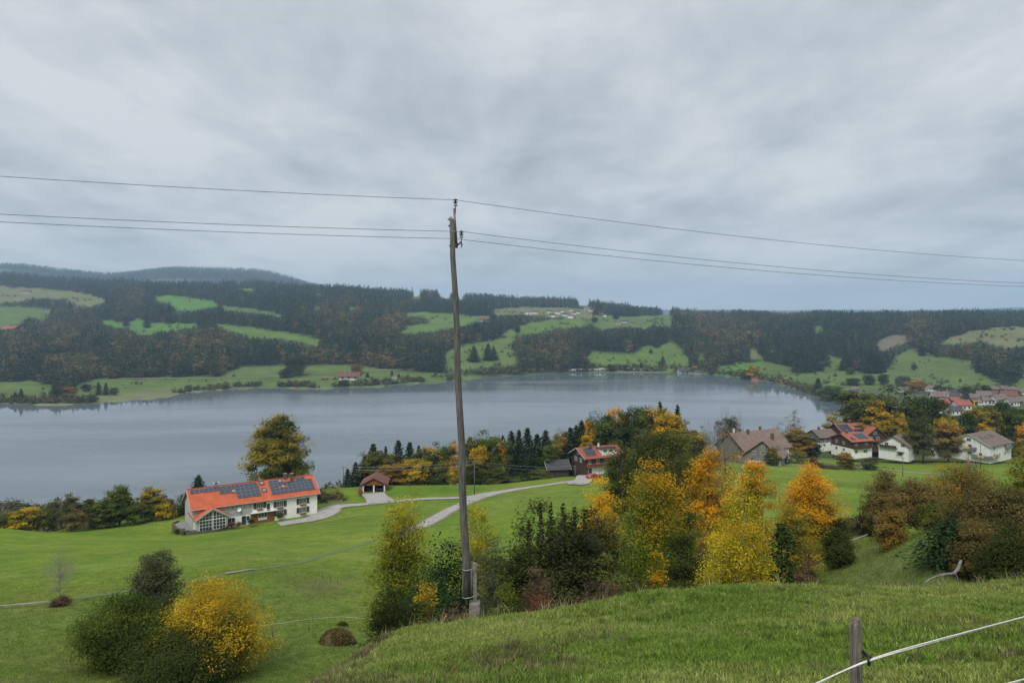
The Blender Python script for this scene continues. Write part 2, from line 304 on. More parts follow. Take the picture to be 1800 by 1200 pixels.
def inpoly(px, py, poly):
    c = np.zeros(np.shape(px), bool); n = len(poly); j = n - 1
    for i in range(n):
        xi, yi = poly[i]; xj, yj = poly[j]
        if yi != yj: c ^= ((yi > py) != (yj > py)) & (px < (xj - xi) * (py - yi) / (yj - yi) + xi)
        j = i
    return c
G1, G2, G3, G4, G5 = (.098, .150, .034), (.095, .135, .038), (.140, .145, .062), (.150, .125, .085), (.085, .170, .034)
MEADOWS = [
 (G3, [(-60, 500), (0, 503), (102, 509), (143, 514), (179, 524), (189, 529), (163, 540), (138, 538), (120, 527), (85, 524), (60, 523), (25, 531), (0, 534), (-60, 536)]),
 (G2, [(-60, 538), (0, 538), (84, 540), (97, 550), (74, 560), (46, 559), (26, 572), (0, 579), (-60, 580)]),
 (G5, [(266, 519), (320, 521), (370, 528), (388, 537), (358, 543), (340, 546), (309, 547), (302, 535), (281, 530)]),
 (G2, [(388, 537), (422, 540), (460, 545), (503, 553), (500, 560), (460, 552), (430, 550), (395, 545)]),
 (G5, [(166, 565), (217, 563), (245, 560), (268, 568), (342, 569), (365, 573), (320, 579), (281, 583), (256, 591), (240, 587), (225, 575), (194, 574)]),
 (G1, [(368, 569), (429, 572), (460, 577), (491, 581), (542, 591), (565, 596), (562, 606), (547, 606), (517, 600), (486, 595), (440, 593), (399, 579)]),
 (G1, [(711, 550), (757, 548), (795, 551), (830, 556), (872, 556), (850, 563), (800, 576), (770, 582), (735, 585), (703, 586), (710, 573), (752, 568), (755, 559), (712, 557)]),
 (G2, [(780, 619), (808, 609), (849, 600), (905, 590), (904, 608), (913, 637), (885, 648), (840, 652), (782, 648)]),
 (G1, [(882, 591), (888, 580), (926, 569), (977, 561), (1013, 560), (1044, 568), (1033, 573), (982, 578), (944, 585), (908, 590)]),
 (G2, [(1044, 552), (1100, 556), (1156, 555), (1174, 547), (1187, 560), (1182, 574), (1148, 571), (1135, 578), (1110, 575), (1079, 577), (1059, 580), (1046, 574), (1030, 560)]),
 (G3, [(864, 542), (920, 540), (1000, 541), (1044, 546), (1048, 558), (1000, 559), (960, 557), (925, 553), (900, 554), (870, 554)]),
 (G1, [(1014, 531), (1040, 534), (1030, 540), (1018, 540)]),
 (G1, [(1033, 614), (1064, 619), (1110, 620), (1135, 607), (1151, 611), (1181, 598), (1197, 614), (1215, 634), (1207, 644), (1158, 654), (1084, 649), (1046, 646), (1030, 634)]),
 (G2, [(1222, 619), (1236, 620), (1240, 634), (1226, 634)]),
 (G3, [(1312, 609), (1325, 612), (1338, 624), (1332, 636), (1318, 627)]),
 (G5, [(1250, 650), (1294, 639), (1340, 637), (1345, 655), (1279, 660)]),
 (G2, [(1404, 658), (1478, 651), (1519, 653), (1550, 656), (1565, 643), (1570, 625), (1603, 613), (1621, 623), (1711, 635), (1718, 653), (1774, 681), (1764, 692), (1672, 682), (1634, 672), (1560, 668), (1486, 668)]),
 (G2, [(1340, 627), (1355, 638), (1406, 644), (1391, 653), (1376, 662), (1336, 655)]),
 (G1, [(1452, 622), (1479, 634), (1480, 652), (1440, 652), (1456, 640)]),
 (G4, [(1542, 600), (1570, 588), (1598, 590), (1600, 602), (1562, 612), (1548, 617)]),
 (G3, [(1652, 603), (1698, 584), (1736, 577), (1787, 574), (1900, 572), (1900, 600), (1774, 612), (1749, 607), (1723, 601), (1698, 601), (1657, 607)]),
 (G1, [(1426, 575), (1442, 571), (1452, 577), (1437, 588)]),
 (G1, [(1775, 681), (1800, 653), (1900, 650), (1900, 695), (1790, 698)]),
 (G1, [(724, 516), (739, 516), (742, 527), (722, 526)]), (G1, [(768, 514), (793, 518), (790, 528), (775, 524)]), (G1, [(803, 521), (820, 523), (808, 529)]),
 (G1, [(542, 513), (572, 517), (560, 523)]), (G1, [(545, 535), (569, 539), (556, 544)]), (G1, [(604, 539), (642, 541), (620, 546)]),
 (G1, [(405, 505), (456, 508), (440, 513)]),
]
FB = [(-700, 668), (0, 671), (60, 669), (95, 678), (100, 692), (128, 690), (135, 676), (172, 666), (330, 662), (385, 662), (402, 650), (420, 643), (620, 640), (690, 650), (818, 657), (850, 662), (905, 659), (1030, 653), (1050, 648), (1207, 648), (1258, 652), (1340, 652), (1400, 655), (1560, 664), (1672, 678), (1764, 688), (2500, 700)]
BROWN = [(20, 610, 60, 40), (110, 590, 80, 45), (140, 650, 60, 30), (225, 600, 60, 40), (350, 615, 90, 40), (600, 560, 60, 30), (560, 630, 50, 30), (690, 590, 60, 45), (650, 640, 60, 20), (970, 610, 55, 45), (1255, 590, 55, 45), (1310, 600, 30, 30), (1390, 560, 40, 15), (1620, 585, 50, 25), (1690, 625, 60, 25), (1220, 560, 40, 15), (230, 530, 30, 20), (1760, 640, 30, 20), (760, 605, 50, 18)]
def proj(x, y, z): return 900 + F * x / y, HY - F * z / y
def meadow_of(x, y, z, jit=1.0):
    px, py = proj(x, y, z)
    px = px + jit * (16 * fbm(x / 70, y / 70, 31, 3) + 12 * fbm(x / 22, y / 22, 33, 2)); py = py + jit * (6 * fbm(x / 50, y / 50, 32, 3) + 3 * fbm(x / 18, y / 18, 34, 2))
    k = np.full(np.shape(px), -1)
    for i, (c, poly) in enumerate(MEADOWS): k = np.where(inpoly(px, py, poly), i, k)
    return k, px, py
def brown_of(px, py):
    b = np.zeros(np.shape(px))
    for cx, cy, rx, ry in BROWN: b = np.maximum(b, np.exp(-(((px - cx) / rx) ** 2 + ((py - cy) / ry) ** 2) * 0.9))
    return b

def ground_mat():
    m = bpy.data.materials.new('grass ground'); m.use_nodes = True; t = m.node_tree; L = t.links.new
    b = t.nodes['Principled BSDF']; b.inputs['Roughness'].default_value = 1.0; b.inputs['Specular IOR Level'].default_value = 0.05
    a = N('ShaderNodeAttribute', t); a.attribute_name = 'gcol'
    tc = N('ShaderNodeNewGeometry', t)
    cur = a.outputs['Color']
    for sc, lo, hi, det in ((0.03, .82, 1.2, 4), (0.35, .78, 1.22, 6), (3.0, .6, 1.4, 8)):
        n = N('ShaderNodeTexNoise', t); n.inputs['Scale'].default_value = sc; n.inputs['Detail'].default_value = det; n.inputs['Roughness'].default_value = 0.7
        L(tc.outputs['Position'], n.inputs[0])
        r = N('ShaderNodeMapRange', t); L(n.outputs[0], r.inputs[0]); r.inputs[1].default_value = 0.3; r.inputs[2].default_value = 0.7; r.inputs[3].default_value = lo; r.inputs[4].default_value = hi
        h = N('ShaderNodeHueSaturation', t); L(cur, h.inputs['Color']); L(r.outputs[0], h.inputs['Value'])
        r2 = N('ShaderNodeMapRange', t); L(n.outputs[0], r2.inputs[0]); r2.inputs[1].default_value = 0.3; r2.inputs[2].default_value = 0.7; r2.inputs[3].default_value = 0.515; r2.inputs[4].default_value = 0.488
        L(r2.outputs[0], h.inputs['Hue']); cur = h.outputs[0]
    L(cur, b.inputs['Base Color'])
    u = None
    for sc, dist in ((6.0, 0.10), (0.7, 0.35)):
        n = N('ShaderNodeTexNoise', t); n.inputs['Scale'].default_value = sc; n.inputs['Detail'].default_value = 6; n.inputs['Roughness'].default_value = 0.65; L(tc.outputs['Position'], n.inputs[0])
        v = N('ShaderNodeBump', t); v.inputs['Strength'].default_value = 0.7; v.inputs['Distance'].default_value = dist; L(n.outputs[0], v.inputs['Height'])
        if u: L(u, v.inputs['Normal'])
        u = v.outputs[0]
    L(u, b.inputs['Normal'])
    return m
GMAT = ground_mat()
def grid_object(name, X, Y, Z, C, m):
    nr, nc = X.shape; me = bpy.data.meshes.new(name)
    v = np.stack([X, Y, Z], -1).reshape(-1, 3).astype(np.float32)
    i = np.arange((nr - 1) * (nc - 1)); r, c = i // (nc - 1), i % (nc - 1); k = r * nc + c
    f = np.stack([k, k + 1, k + nc + 1, k + nc], -1).astype(np.int32)
    me.vertices.add(len(v)); me.vertices.foreach_set('co', v.ravel())
    me.loops.add(f.size); me.loops.foreach_set('vertex_index', f.ravel())
    me.polygons.add(len(f)); me.polygons.foreach_set('loop_start', np.arange(len(f), dtype=np.int32) * 4)
    me.polygons.foreach_set('use_smooth', np.ones(len(f), bool)); me.update(calc_edges=True)
    if C is not None:
        at_ = me.attributes.new('gcol', 'FLOAT_COLOR', 'POINT'); cc = np.ones((len(v), 4), np.float32); cc[:, :3] = C.reshape(-1, 3)
        at_.data.foreach_set('color', cc.ravel())
    me.materials.append(m); o = bpy.data.objects.new(name, me); COL.objects.link(o); return o
def lerp3(C, col, w): return C * (1 - w[..., None]) + np.array(col) * w[..., None]
# colours of the broad ground
C = np.zeros((ND, NU, 3)); C[:] = (.120, .182, .020)
w = np.clip(fbm(XG / 26, DG / 40, 41, 4) * 2.4 + 0.3, 0, 1); C = lerp3(C, (.150, .180, .036), w * 0.75)
w = np.clip((95 - DG) / 30, 0, 1) * np.clip((PG - 380) / 120, 0, 1) * 0 + np.clip((75 - DG) / 20, 0, 1); C = lerp3(C, (.125, .165, .045), w * 0.6)
w = np.clip((PG - 1440) / 80, 0, 1) * np.clip((85 - DG) / 20, 0, 1); C = lerp3(C, (.105, .130, .048), w * 0.9)
w = np.clip(fbm(XG / 70 + 3, (DG - 0.25 * XG) / 5.5, 43, 4) * 3, 0, 1); C = lerp3(C, (.175, .205, .050), w * 0.7)
w = np.clip(fbm(XG / 9, DG / 12, 45, 4) * 3.2 - .25, 0, 1); C = lerp3(C, (.075, .125, .020), w * 0.8)
w = np.exp(-((PG - 570) / 60) ** 2 - ((DG - 70) / 8) ** 2) * np.clip(fbm(XG / 3, DG / 3, 46, 3) * 3 + .7, 0, 1); C = lerp3(C, (.13, .115, .055), np.clip(w, 0, 1) * .8)
w = np.exp(-((PG - 120) / 200) ** 2 - ((DG - 35) / 6) ** 2) * np.clip(fbm(XG / 2.5, DG / 2.5, 47, 3) * 4 + .4, 0, 1); C = lerp3(C, (.12, .125, .05), np.clip(w, 0, 1) * .7)
ring = np.clip((DG - 300) / 60, 0, 1); C = lerp3(C, (.05, .065, .03), ring)
KG, PXG, PYG = meadow_of(XG, DG, ZG)
fl = (.030, .040, .020)
farm = (DG > shore_far(PG) - 20) & (DG < 6000) | (PG > 1560) & (DG > 900) | (DG > 1500)
C = np.where(farm[..., None], np.array(fl), C)
strip = farm & (PYG > np.interp(PXG, [a for a, b in FB], [b for a, b in FB])) & (DG < 1500)
sc_ = np.array(G2) * (1 + 0.5 * fbm(XG / 30, DG / 30, 5, 3))[..., None]
C = np.where(strip[..., None], sc_, C)
C = np.where(((PG > 1520) & (DG > 560) & (DG < 1050))[..., None], np.array((.08, .10, .045)), C)
for i, (c, poly) in enumerate(MEADOWS):
    C = np.where(((KG == i) & (DG > 900) & (DG < 5000))[..., None], np.array(c) * (1 + 0.35 * fbm(XG / 55, DG / 55, 6, 4))[..., None], C)
sh = np.exp(-((ZG - (LAKE + 1)) / 0.8) ** 2) * (DG > 800); C = lerp3(C, (.22, .19, .13), np.clip(sh, 0, 1) * 0.6)
farhill = np.clip((DG - 4800) / 400, 0, 1); C = lerp3(C, (.022, .032, .022), farhill)
mott = farhill * (fbm(XG / 260, DG / 260, 8, 4) > 0.13); C = lerp3(C, (.10, .13, .06), mott * 0.7)
o = grid_object('terrain', XG, DG, ZG, C, GMAT); tag(o, kind='structure')
# the near slope the photographer stands on
xs = np.linspace(-15, 30, 226); ys = np.linspace(-9, 34, 216); YN, XN = np.meshgrid(ys, xs, indexing='ij'); ZN = znear(XN, YN)
C = np.zeros(XN.shape + (3,)); C[:] = (.120, .150, .038)
w = np.clip(fbm(XN / 3.5, YN / 3.5, 51, 4) * 3 + 0.35, 0, 1); C = lerp3(C, (.13, .135, .055), w * 0.7)
w = np.clip(fbm(XN / 1.6, YN / 1.6, 53, 3) * 5 - 0.9, 0, 1); C = lerp3(C, (.06, .075, .028), w * 0.8)
w = np.exp(-((XN + 3.3 + 0.1 * (YN - 12)) / 0.7) ** 2) * np.clip(fbm(XN / 1.0, YN / 1.0, 52, 3) * 4 + 0.55, 0, 1); C = lerp3(C, (.085, .06, .04), w)
o = grid_object('foreground_slope', XN, YN, ZN, C, GMAT); tag(o, kind='structure')

# lake
def lake_mat():
    m = bpy.data.materials.new('lake water'); m.use_nodes = True; t = m.node_tree; L = t.links.new
    b = t.nodes['Principled BSDF']; b.inputs['Base Color'].default_value = (0.115, 0.142, 0.160, 1); b.inputs['IOR'].default_value = 1.33
    b.inputs['Specular IOR Level'].default_value = 0.5
    g = N('ShaderNodeNewGeometry', t); mp = N('ShaderNodeMapping', t); L(g.outputs['Position'], mp.inputs[0]); mp.inputs['Scale'].default_value = (0.0022, 0.009, 1); mp.inputs['Rotation'].default_value = (0, 0, math.radians(-6))
    n = N('ShaderNodeTexNoise', t); n.inputs['Scale'].default_value = 1.0; n.inputs['Detail'].default_value = 6; n.inputs['Roughness'].default_value = 0.55; n.inputs['Distortion'].default_value = 0.6; L(mp.outputs[0], n.inputs[0])
    r = N('ShaderNodeMapRange', t); L(n.outputs[0], r.inputs[0]); r.inputs[1].default_value = 0.42; r.inputs[2].default_value = 0.62; r.inputs[3].default_value = 0.10; r.inputs[4].default_value = 0.32
    ca = N('ShaderNodeAttribute', t); ca.attribute_name = 'gcol'; inv = N('ShaderNodeMath', t, operation='SUBTRACT'); inv.inputs[0].default_value = 1.0; L(ca.outputs['Fac'], inv.inputs[1])
    mr = N('ShaderNodeMath', t, operation='MULTIPLY_ADD'); L(r.outputs[0], mr.inputs[0]); L(inv.outputs[0], mr.inputs[1]); mr.inputs[2].default_value = 0.03
    L(mr.outputs[0], b.inputs['Roughness'])
    w = N('ShaderNodeTexNoise', t); w.inputs['Scale'].default_value = 0.8; w.inputs['Detail'].default_value = 3; L(g.outputs['Position'], w.inputs[0])
    u = N('ShaderNodeBump', t); u.inputs['Distance'].default_value = 0.5; L(w.outputs[0], u.inputs['Height'])
    r3 = N('ShaderNodeMapRange', t); L(n.outputs[0], r3.inputs[0]); r3.inputs[1].default_value = 0.4; r3.inputs[2].default_value = 0.62; r3.inputs[3].default_value = 0.03; r3.inputs[4].default_value = 0.09; ms = N('ShaderNodeMath', t, operation='MULTIPLY'); L(r3.outputs[0], ms.inputs[0]); L(inv.outputs[0], ms.inputs[1]); L(ms.outputs[0], u.inputs['Strength'])
    L(u.outputs[0], b.inputs['Normal'])
    return m
ly, lx = np.meshgrid(np.linspace(330, 1700, 140), np.linspace(-2300, 2100, 160), indexing='ij'); lp_ = 900 + F * lx / ly
dist = np.clip(shore_far(lp_) - ly, 0, 2000); calm = np.clip(np.exp(-dist / np.interp(lp_, [0, 700, 1100, 1450], [130, 110, 210, 300])) * 1.3 + .5 * fbm(lx / 160, ly / 40, 88, 3), 0, 1)
tag(grid_object('lake', lx, ly, np.full(lx.shape, LAKE), np.repeat(calm[..., None], 3, 2), lake_mat()), kind='structure')
# haze
def haze():
    m = bpy.data.materials.new('air'); m.use_nodes = True; t = m.node_tree; t.nodes.clear()
    o = N('ShaderNodeOutputMaterial', t); v = N('ShaderNodeVolumePrincipled', t)
    v.inputs['Color'].default_value = (0.55, 0.78, 1.0, 1); v.inputs['Density'].default_value = 0.000095; v.inputs['Anisotropy'].default_value = 0.0
    t.links.new(v.outputs[0], o.inputs['Volume'])
    b = MB().box(-18500, -200, -135, 18500, 15500, 520).build('haze', m); tag(b, kind='stuff')
haze()
# ------------------------------------------------------------------ roads
asphalt = mat('pale tarmac', (.27, .25, .23), 0.9, (.36, .34, .31), 0.6, 0.2, 8, coord='Object')
gravel = mat('farm track gravel', (.30, .27, .22), 0.95, (.20, .19, .13), 0.9, 0.3, 6)
def ribbon(name, pts, width, m, lift=0.1):
    pts = [Vector(p) for p in pts]; dense = []
    for i in range(len(pts) - 1):
        p0, p1, p2, p3 = pts[max(i - 1, 0)], pts[i], pts[i + 1], pts[min(i + 2, len(pts) - 1)]
        n = max(2, int((p2 - p1).length / 1.5))
        for k in range(n):
            t = k / n; dense.append(0.5 * ((2 * p1) + (p2 - p0) * t + (2 * p0 - 5 * p1 + 4 * p2 - p3) * t * t + (3 * p1 - p0 - 3 * p2 + p3) * t ** 3))
    dense.append(pts[-1]); v = []; f = []; K = 5
    W_ = width if callable(width) else (lambda t: width)
    for i, p in enumerate(dense):
        d = dense[min(i + 1, len(dense) - 1)] - dense[max(i - 1, 0)]; d.z = 0; d.normalize(); s = Vector((-d.y, d.x, 0))
        w = W_(i / (len(dense) - 1)) * (1 + 0.06 * math.sin(i * 0.7))
        zc = float(zg(p.x, p.y))
        for k in range(K):
            q = p + s * w * (k / (K - 1) - 0.5); z = float(zg(q.x, q.y)); q.z = max(z, 0.5 * z + 0.5 * zc) + lift; v.append(tuple(q))
    for i in range(len(dense) - 1):
        for k in range(K - 1): a = i * K + k; f.append((a, a + 1, a + K + 1, a + K))
    o = MB().add(v, f).build(name, m, smooth=True); tag(o, kind='structure'); return o
R1 = [(1045, 838), (1015, 845), (960, 853), (900, 862), (850, 871), (815, 886), (780, 903), (745, 923), (705, 935)]
ribbon('road', [hit(*p, 100) if p[1] < 930 else hit(*p, 60) for p in R1], lambda t: 3.0 + 2.0 * math.exp(-((t - 0.42) / 0.1) ** 2), asphalt)
VERGE = mat('worn grass verge', (.14, .16, .06), .95, (.21, .19, .12), 1.6, .4, 6)
ribbon('road_verge', [hit(*p, 100) if p[1] < 930 else hit(*p, 60) for p in R1], lambda t: 4.3 + 2.2 * math.exp(-((t - 0.42) / 0.1) ** 2), VERGE, .05)
R2 = [(848, 872), (800, 876), (750, 877), (700, 881), (650, 886), (610, 889), (585, 893), (572, 902), (555, 911), (520, 917), (490, 922)]
ribbon('driveway', [hit(*p, 100) for p in R2], lambda t: 3.0 + 3.5 * math.exp(-((t - 0.78) / 0.08) ** 2), asphalt, 0.14)
ribbon('driveway_verge', [hit(*p, 100) for p in R2], lambda t: 4.0 + 3.7 * math.exp(-((t - 0.78) / 0.08) ** 2), VERGE, 0.08)
ribbon('garage_drive', [hit(672, 884, 100), hit(663, 876, 100), hit(654, 867.5, 100)], lambda t: 6.6 - 1.0 * t, asphalt, 0.18)
R3 = [(655, 950), (600, 968), (540, 984), (480, 996), (430, 1004), (390, 1010), (300, 1028), (200, 1043), (100, 1057), (0, 1068), (-80, 1078)]
ribbon('grassy_track', [hit(*p, 45) for p in R3], 1.2, mat('trodden grass', (.105, .15, .034), .95, (.13, .135, .055), 1.2, .4, 5), 0.03)
ribbon('farm_track', [hit(*p, 45) for p in ((446, 1001), (425, 1004.5), (398, 1009))], .8, gravel, 0.1)
ribbon('farm_track', [hit(*p, 45) for p in ((82, 1059), (40, 1063), (-60, 1073))], .7, gravel, 0.1)
ribbon('village_lane', [hit(*p, 150) for p in ((1330, 818), (1400, 817), (1470, 818), (1520, 822), (1570, 827), (1620, 832), (1680, 834))], 2.6, gravel, 0.12)
ribbon('house_yard', [hit(1010, 846, 150), hit(1028, 838, 150), hit(1045, 833, 150)], 5.0, asphalt, 0.2)
ribbon('shore_track', [hit(*p, 900) for p in ((170, 665), (260, 665), (360, 665), (440, 663), (520, 662), (590, 664))], 4.0, gravel, 0.6)
ribbon('meadow_track', [hit(*p, 900) for p in ((630, 653), (700, 650), (760, 652), (820, 656))], 4.0, gravel, 0.6)
ribbon('hill_road', [hit(*p, 900) for p in ((1618, 609), (1624, 614), (1622, 618), (1632, 624))], 7.0, gravel, 1.5)

# ------------------------------------------------------------------ trees
BARK = mat('grey bark', (.10, .085, .07), 0.95, (.05, .04, .035), 6, 0.5)
BARKP = mat('pale birch bark', (.42, .40, .36), 0.9, (.14, .13, .12), 4, 0.3)
def leaf_mesh(name, Pn, ax, size, mixf, rnd, m, nb=0.5, up=None):
    """one rhombus per leaf"""
    n = len(Pn); a = ax / (np.linalg.norm(ax, axis=1, keepdims=True) + 1e-9)
    r = rng.normal(size=(n, 3)) if up is None else up + rng.normal(size=(n, 3)) * 0.35
    b = np.cross(a, r); b /= (np.linalg.norm(b, axis=1, keepdims=True) + 1e-9)
    s = np.asarray(size).reshape(-1, 1) * np.ones((n, 1))
    V = np.stack([Pn - a * s * .86, Pn - b * s * nb * .86, Pn + a * s * .86, Pn + b * s * nb], 1).reshape(-1, 3).astype(np.float32)
    me = bpy.data.meshes.new(name); me.vertices.add(n * 4); me.vertices.foreach_set('co', V.ravel())
    me.loops.add(n * 4); me.loops.foreach_set('vertex_index', np.arange(n * 4, dtype=np.int32))
    me.polygons.add(n); me.polygons.foreach_set('loop_start', np.arange(n, dtype=np.int32) * 4); me.update(calc_edges=True)
    for k, d in (('mixf', mixf), ('rnd', rnd)):
        q = me.attributes.new(k, 'FLOAT', 'FACE'); q.data.foreach_set('value', np.clip(d, 0, 1).astype(np.float32))
    me.materials.append(m)
    return me
def lobes(d, seed, k=2.2, a=0.35):
    return 1 + a * 2 * (fbm(d[:, 0] * k + seed * 3.7, d[:, 1] * k + d[:, 2] * 2.3 * k + seed, int(seed) % 50, 3))
def sph(n):
    d = rng.normal(size=(n, 3)); return d / np.linalg.norm(d, axis=1, keepdims=True)
def limbs(tr, H, base, ends, r0, n=6, wob=0.04):
    """trunk and the limbs that carry the leaf clusters"""
    top = base + (H - base) * 0.8; sx, sy = random.uniform(-.03, .03) * H, random.uniform(-.03, .03) * H
    ax = lambda t: Vector((sx * t * t, sy * t * t, H * 0.86 * t))
    tr.tube([ax(t / 8) for t in range(9)], [r0 * (1.25 if t == 0 else 1) * (1 - 0.11 * t) for t in range(9)], n)
    for e in ends:
        e = Vector(e); t0 = min(0.95, max(0.12, (e.z - 0.35 * math.hypot(e.x, e.y)) / (H * 0.86)))
        a = ax(t0); L_ = (e - a).length; mid = a.lerp(e, 0.5) + Vector((random.uniform(-1, 1), random.uniform(-1, 1), random.uniform(0, 1.2))) * L_ * 0.08
        rr = r0 * (1 - 0.8 * t0) * 0.42
        tr.tube([a, mid, e], [rr, rr * 0.6, rr * 0.2], 4, False)
def broad(seed, H, Wd, base=0.18, ncl=140, nlf=60, ls=0.12, shape='round', mode='noise', bias=0.5, dens=1.0, flat=0.55, pal=None, hang=0.0, r0=None, trunkmat=None, clr=.8, rag=0.45):
    """returns (trunk mesh, crown mesh) for a broadleaved tree or bush, base at the origin"""
    global rng
    rng = np.random.default_rng(seed); random.seed(seed)
    b = base * H; ch = (H - b) / 2; d = sph(ncl); rad = rng.random(ncl) ** 0.42
    c = d * rad[:, None] * lobes(d, seed, 1.7, rag)[:, None]
    t = (c[:, 2] + 1) / 2
    if shape == 'round': prof = 1.0 + 0 * t
    elif shape == 'egg': prof = 1.15 - 0.55 * np.clip(t, 0, 1)
    elif shape == 'cone': prof = 1.45 - 1.15 * np.clip(t, 0, 1)
    elif shape == 'vase': prof = 0.65 + 0.45 * np.clip(t, 0, 1)
    elif shape == 'dome': prof = 1.15 - 0.3 * np.clip(t, 0, 1) ** 2
    c = c * np.stack([Wd / 2 * 0.88 * prof, Wd / 2 * 0.88 * prof, np.full(ncl, ch * 0.95)], 1); c[:, 2] += b + ch
    c[:, 2] = np.maximum(c[:, 2], 0.25)
    rc = (Wd * 0.085 * clr + 0.12) * (0.6 + 0.8 * rng.random(ncl)); nl = np.maximum(6, ((nlf * (1.0 if nlf < 20 else 2.0)) * dens * (0.5 + rng.random(ncl))).astype(int))
    I = np.repeat(np.arange(ncl), nl); n = len(I)
    off = rng.normal(size=(n, 3)) * np.array([1, 1, flat]); off *= 0.9; off /= np.maximum(1, np.linalg.norm(off, axis=1, keepdims=True) / 1.35)
    Pn = c[I] + off * rc[I][:, None]
    if hang: Pn[:, 2] -= hang * (rng.random(n) ** 1.5) * (Wd * 0.45)
    kx = Wd / 2 / np.percentile(np.abs(Pn[:, :2]), 97.5); kz = H / np.percentile(Pn[:, 2], 99.7)
    for q_ in (Pn, c): q_[:, :2] *= kx; q_[:, 2] *= kz
    Pn[:, 2] = np.maximum(Pn[:, 2], 0.05)
    axd = rng.normal(size=(n, 3)) + (np.array([0, 0, -2.2]) if hang else 0)
    out = Pn - np.array([0, 0, b + ch * 0.6]); out /= np.linalg.norm(out, axis=1, keepdims=True) + 1e-9
    upv = out * 0.8 + np.array([0, 0, 0.7]); axd = axd - upv * (axd * upv).sum(1, keepdims=True) * 0.6
    hrel = (Pn[:, 2] - b) / (H - b); clu = rng.random(ncl)[I]
    nz = fbm(Pn[:, 0] / (Wd * .3) + seed, Pn[:, 2] / (Wd * .3) + Pn[:, 1] / (Wd * .5), seed % 40, 3) * 2
    if mode == 'noise': mx = bias + nz * 0.9 + (clu - .5) * 0.5
    elif mode == 'top': mx = (hrel - 1 + bias) * 2.2 + nz * 0.6 + (clu - .5) * 0.4
    elif mode == 'right': mx = Pn[:, 0] / Wd * 3 + bias + nz * 0.8 + (clu - .5) * 0.3
    elif mode == 'out': mx = bias + np.linalg.norm(out * (Pn - c.mean(0)), axis=1) / Wd + nz * 0.5 - 0.3
    rn = 0.55 * rng.random(n) + 0.45 * clu
    cr = leaf_mesh('crown', Pn, axd, ls * (1 if nlf < 20 else .84) * (0.6 + 0.8 * rng.random(n)), mx, rn, pal, 0.55, upv)
    tr = MB(); sel = np.argsort(rng.random(ncl))[:min(ncl, 46)]
    limbs(tr, H, b, [tuple(c[i]) for i in sel], r0 or max(0.04, H * 0.018))
    return tr.mesh('trunk', trunkmat or BARK, True), cr
def conifer(seed, H, Wd, levels=22, nbr=9, sub=5, ls=0.3, base=0.05, droop=0.25, pal=None, up=False, jag=0.25, trunkmat=None):
    global rng
    rng = np.random.default_rng(seed); random.seed(seed)
    Pn = []; ax = []; sz = []; mx = []; ups = []
    for i in range(levels):
        t = (i + 0.5) / levels; z = base * H + (1 - base) * H * t ** 0.92; R = Wd / 2 * (1 - t) ** 0.8 * (1 - jag * rng.random()) + 0.03 * Wd
        if t < 0.12: R *= 0.75 + 2 * t
        nb_ = max(4, int(nbr * (1 - 0.5 * t)))
        for k in range(nb_):
            a = 2 * math.pi * (k + rng.random() * 0.8) / nb_ + i * 0.7; Rk = R * (0.7 + 0.45 * rng.random()); dx, dy = math.cos(a), math.sin(a); br = rng.random()
            for q in range(sub):
                f = (q + 0.6) / sub; zz = z - droop * Rk * f ** 1.4 + 0.12 * Rk * f ** 3 + (0.5 * Rk * f if up else 0)
                for side in ((-1, 1) if f < 0.9 else (0,)):
                    w = 0.32 * Rk * (1 - f) * side
                    Pn.append((dx * Rk * f - dy * w, dy * Rk * f + dx * w, zz + rng.normal() * 0.05 * Rk)); ax.append((dx * 0.9 - dy * side * 0.7, dy * 0.9 + dx * side * 0.7, -0.35 if not up else 0.7)); sz.append(ls * (0.7 + 0.6 * rng.random()) * (1.15 - 0.4 * t)); mx.append(0.6 * br + 0.4 * f)
                    ups.append((0.3 * dx, 0.3 * dy, 1))
    for k in range(4): Pn.append((0, 0, H * (1 - 0.025 * k))); ax.append((0.1, 0, 1)); sz.append(ls * 0.8); mx.append(0.5); ups.append((1, 0, 0.2))
    Pn, ax, sz, mx = map(np.array, (Pn, ax, sz, mx)); n = len(Pn)
    Pn[:, :2] *= Wd / 2 / np.percentile(np.abs(Pn[:, :2]), 96)
    Pn = Pn + rng.normal(size=(n, 3)) * ls * 0.2; Pn[:, 2] = np.maximum(Pn[:, 2], 0.05)
    cr = leaf_mesh('crown', Pn, ax, sz, mx, rng.random(n), pal, 0.5, np.array(ups))
    tr = MB().tube([(0, 0, 0), (0, 0, H * .5), (0, 0, H * .97)], [H * .016, H * .01, H * .002], 6)
    return tr.mesh('trunk', trunkmat or BARK, True), cr
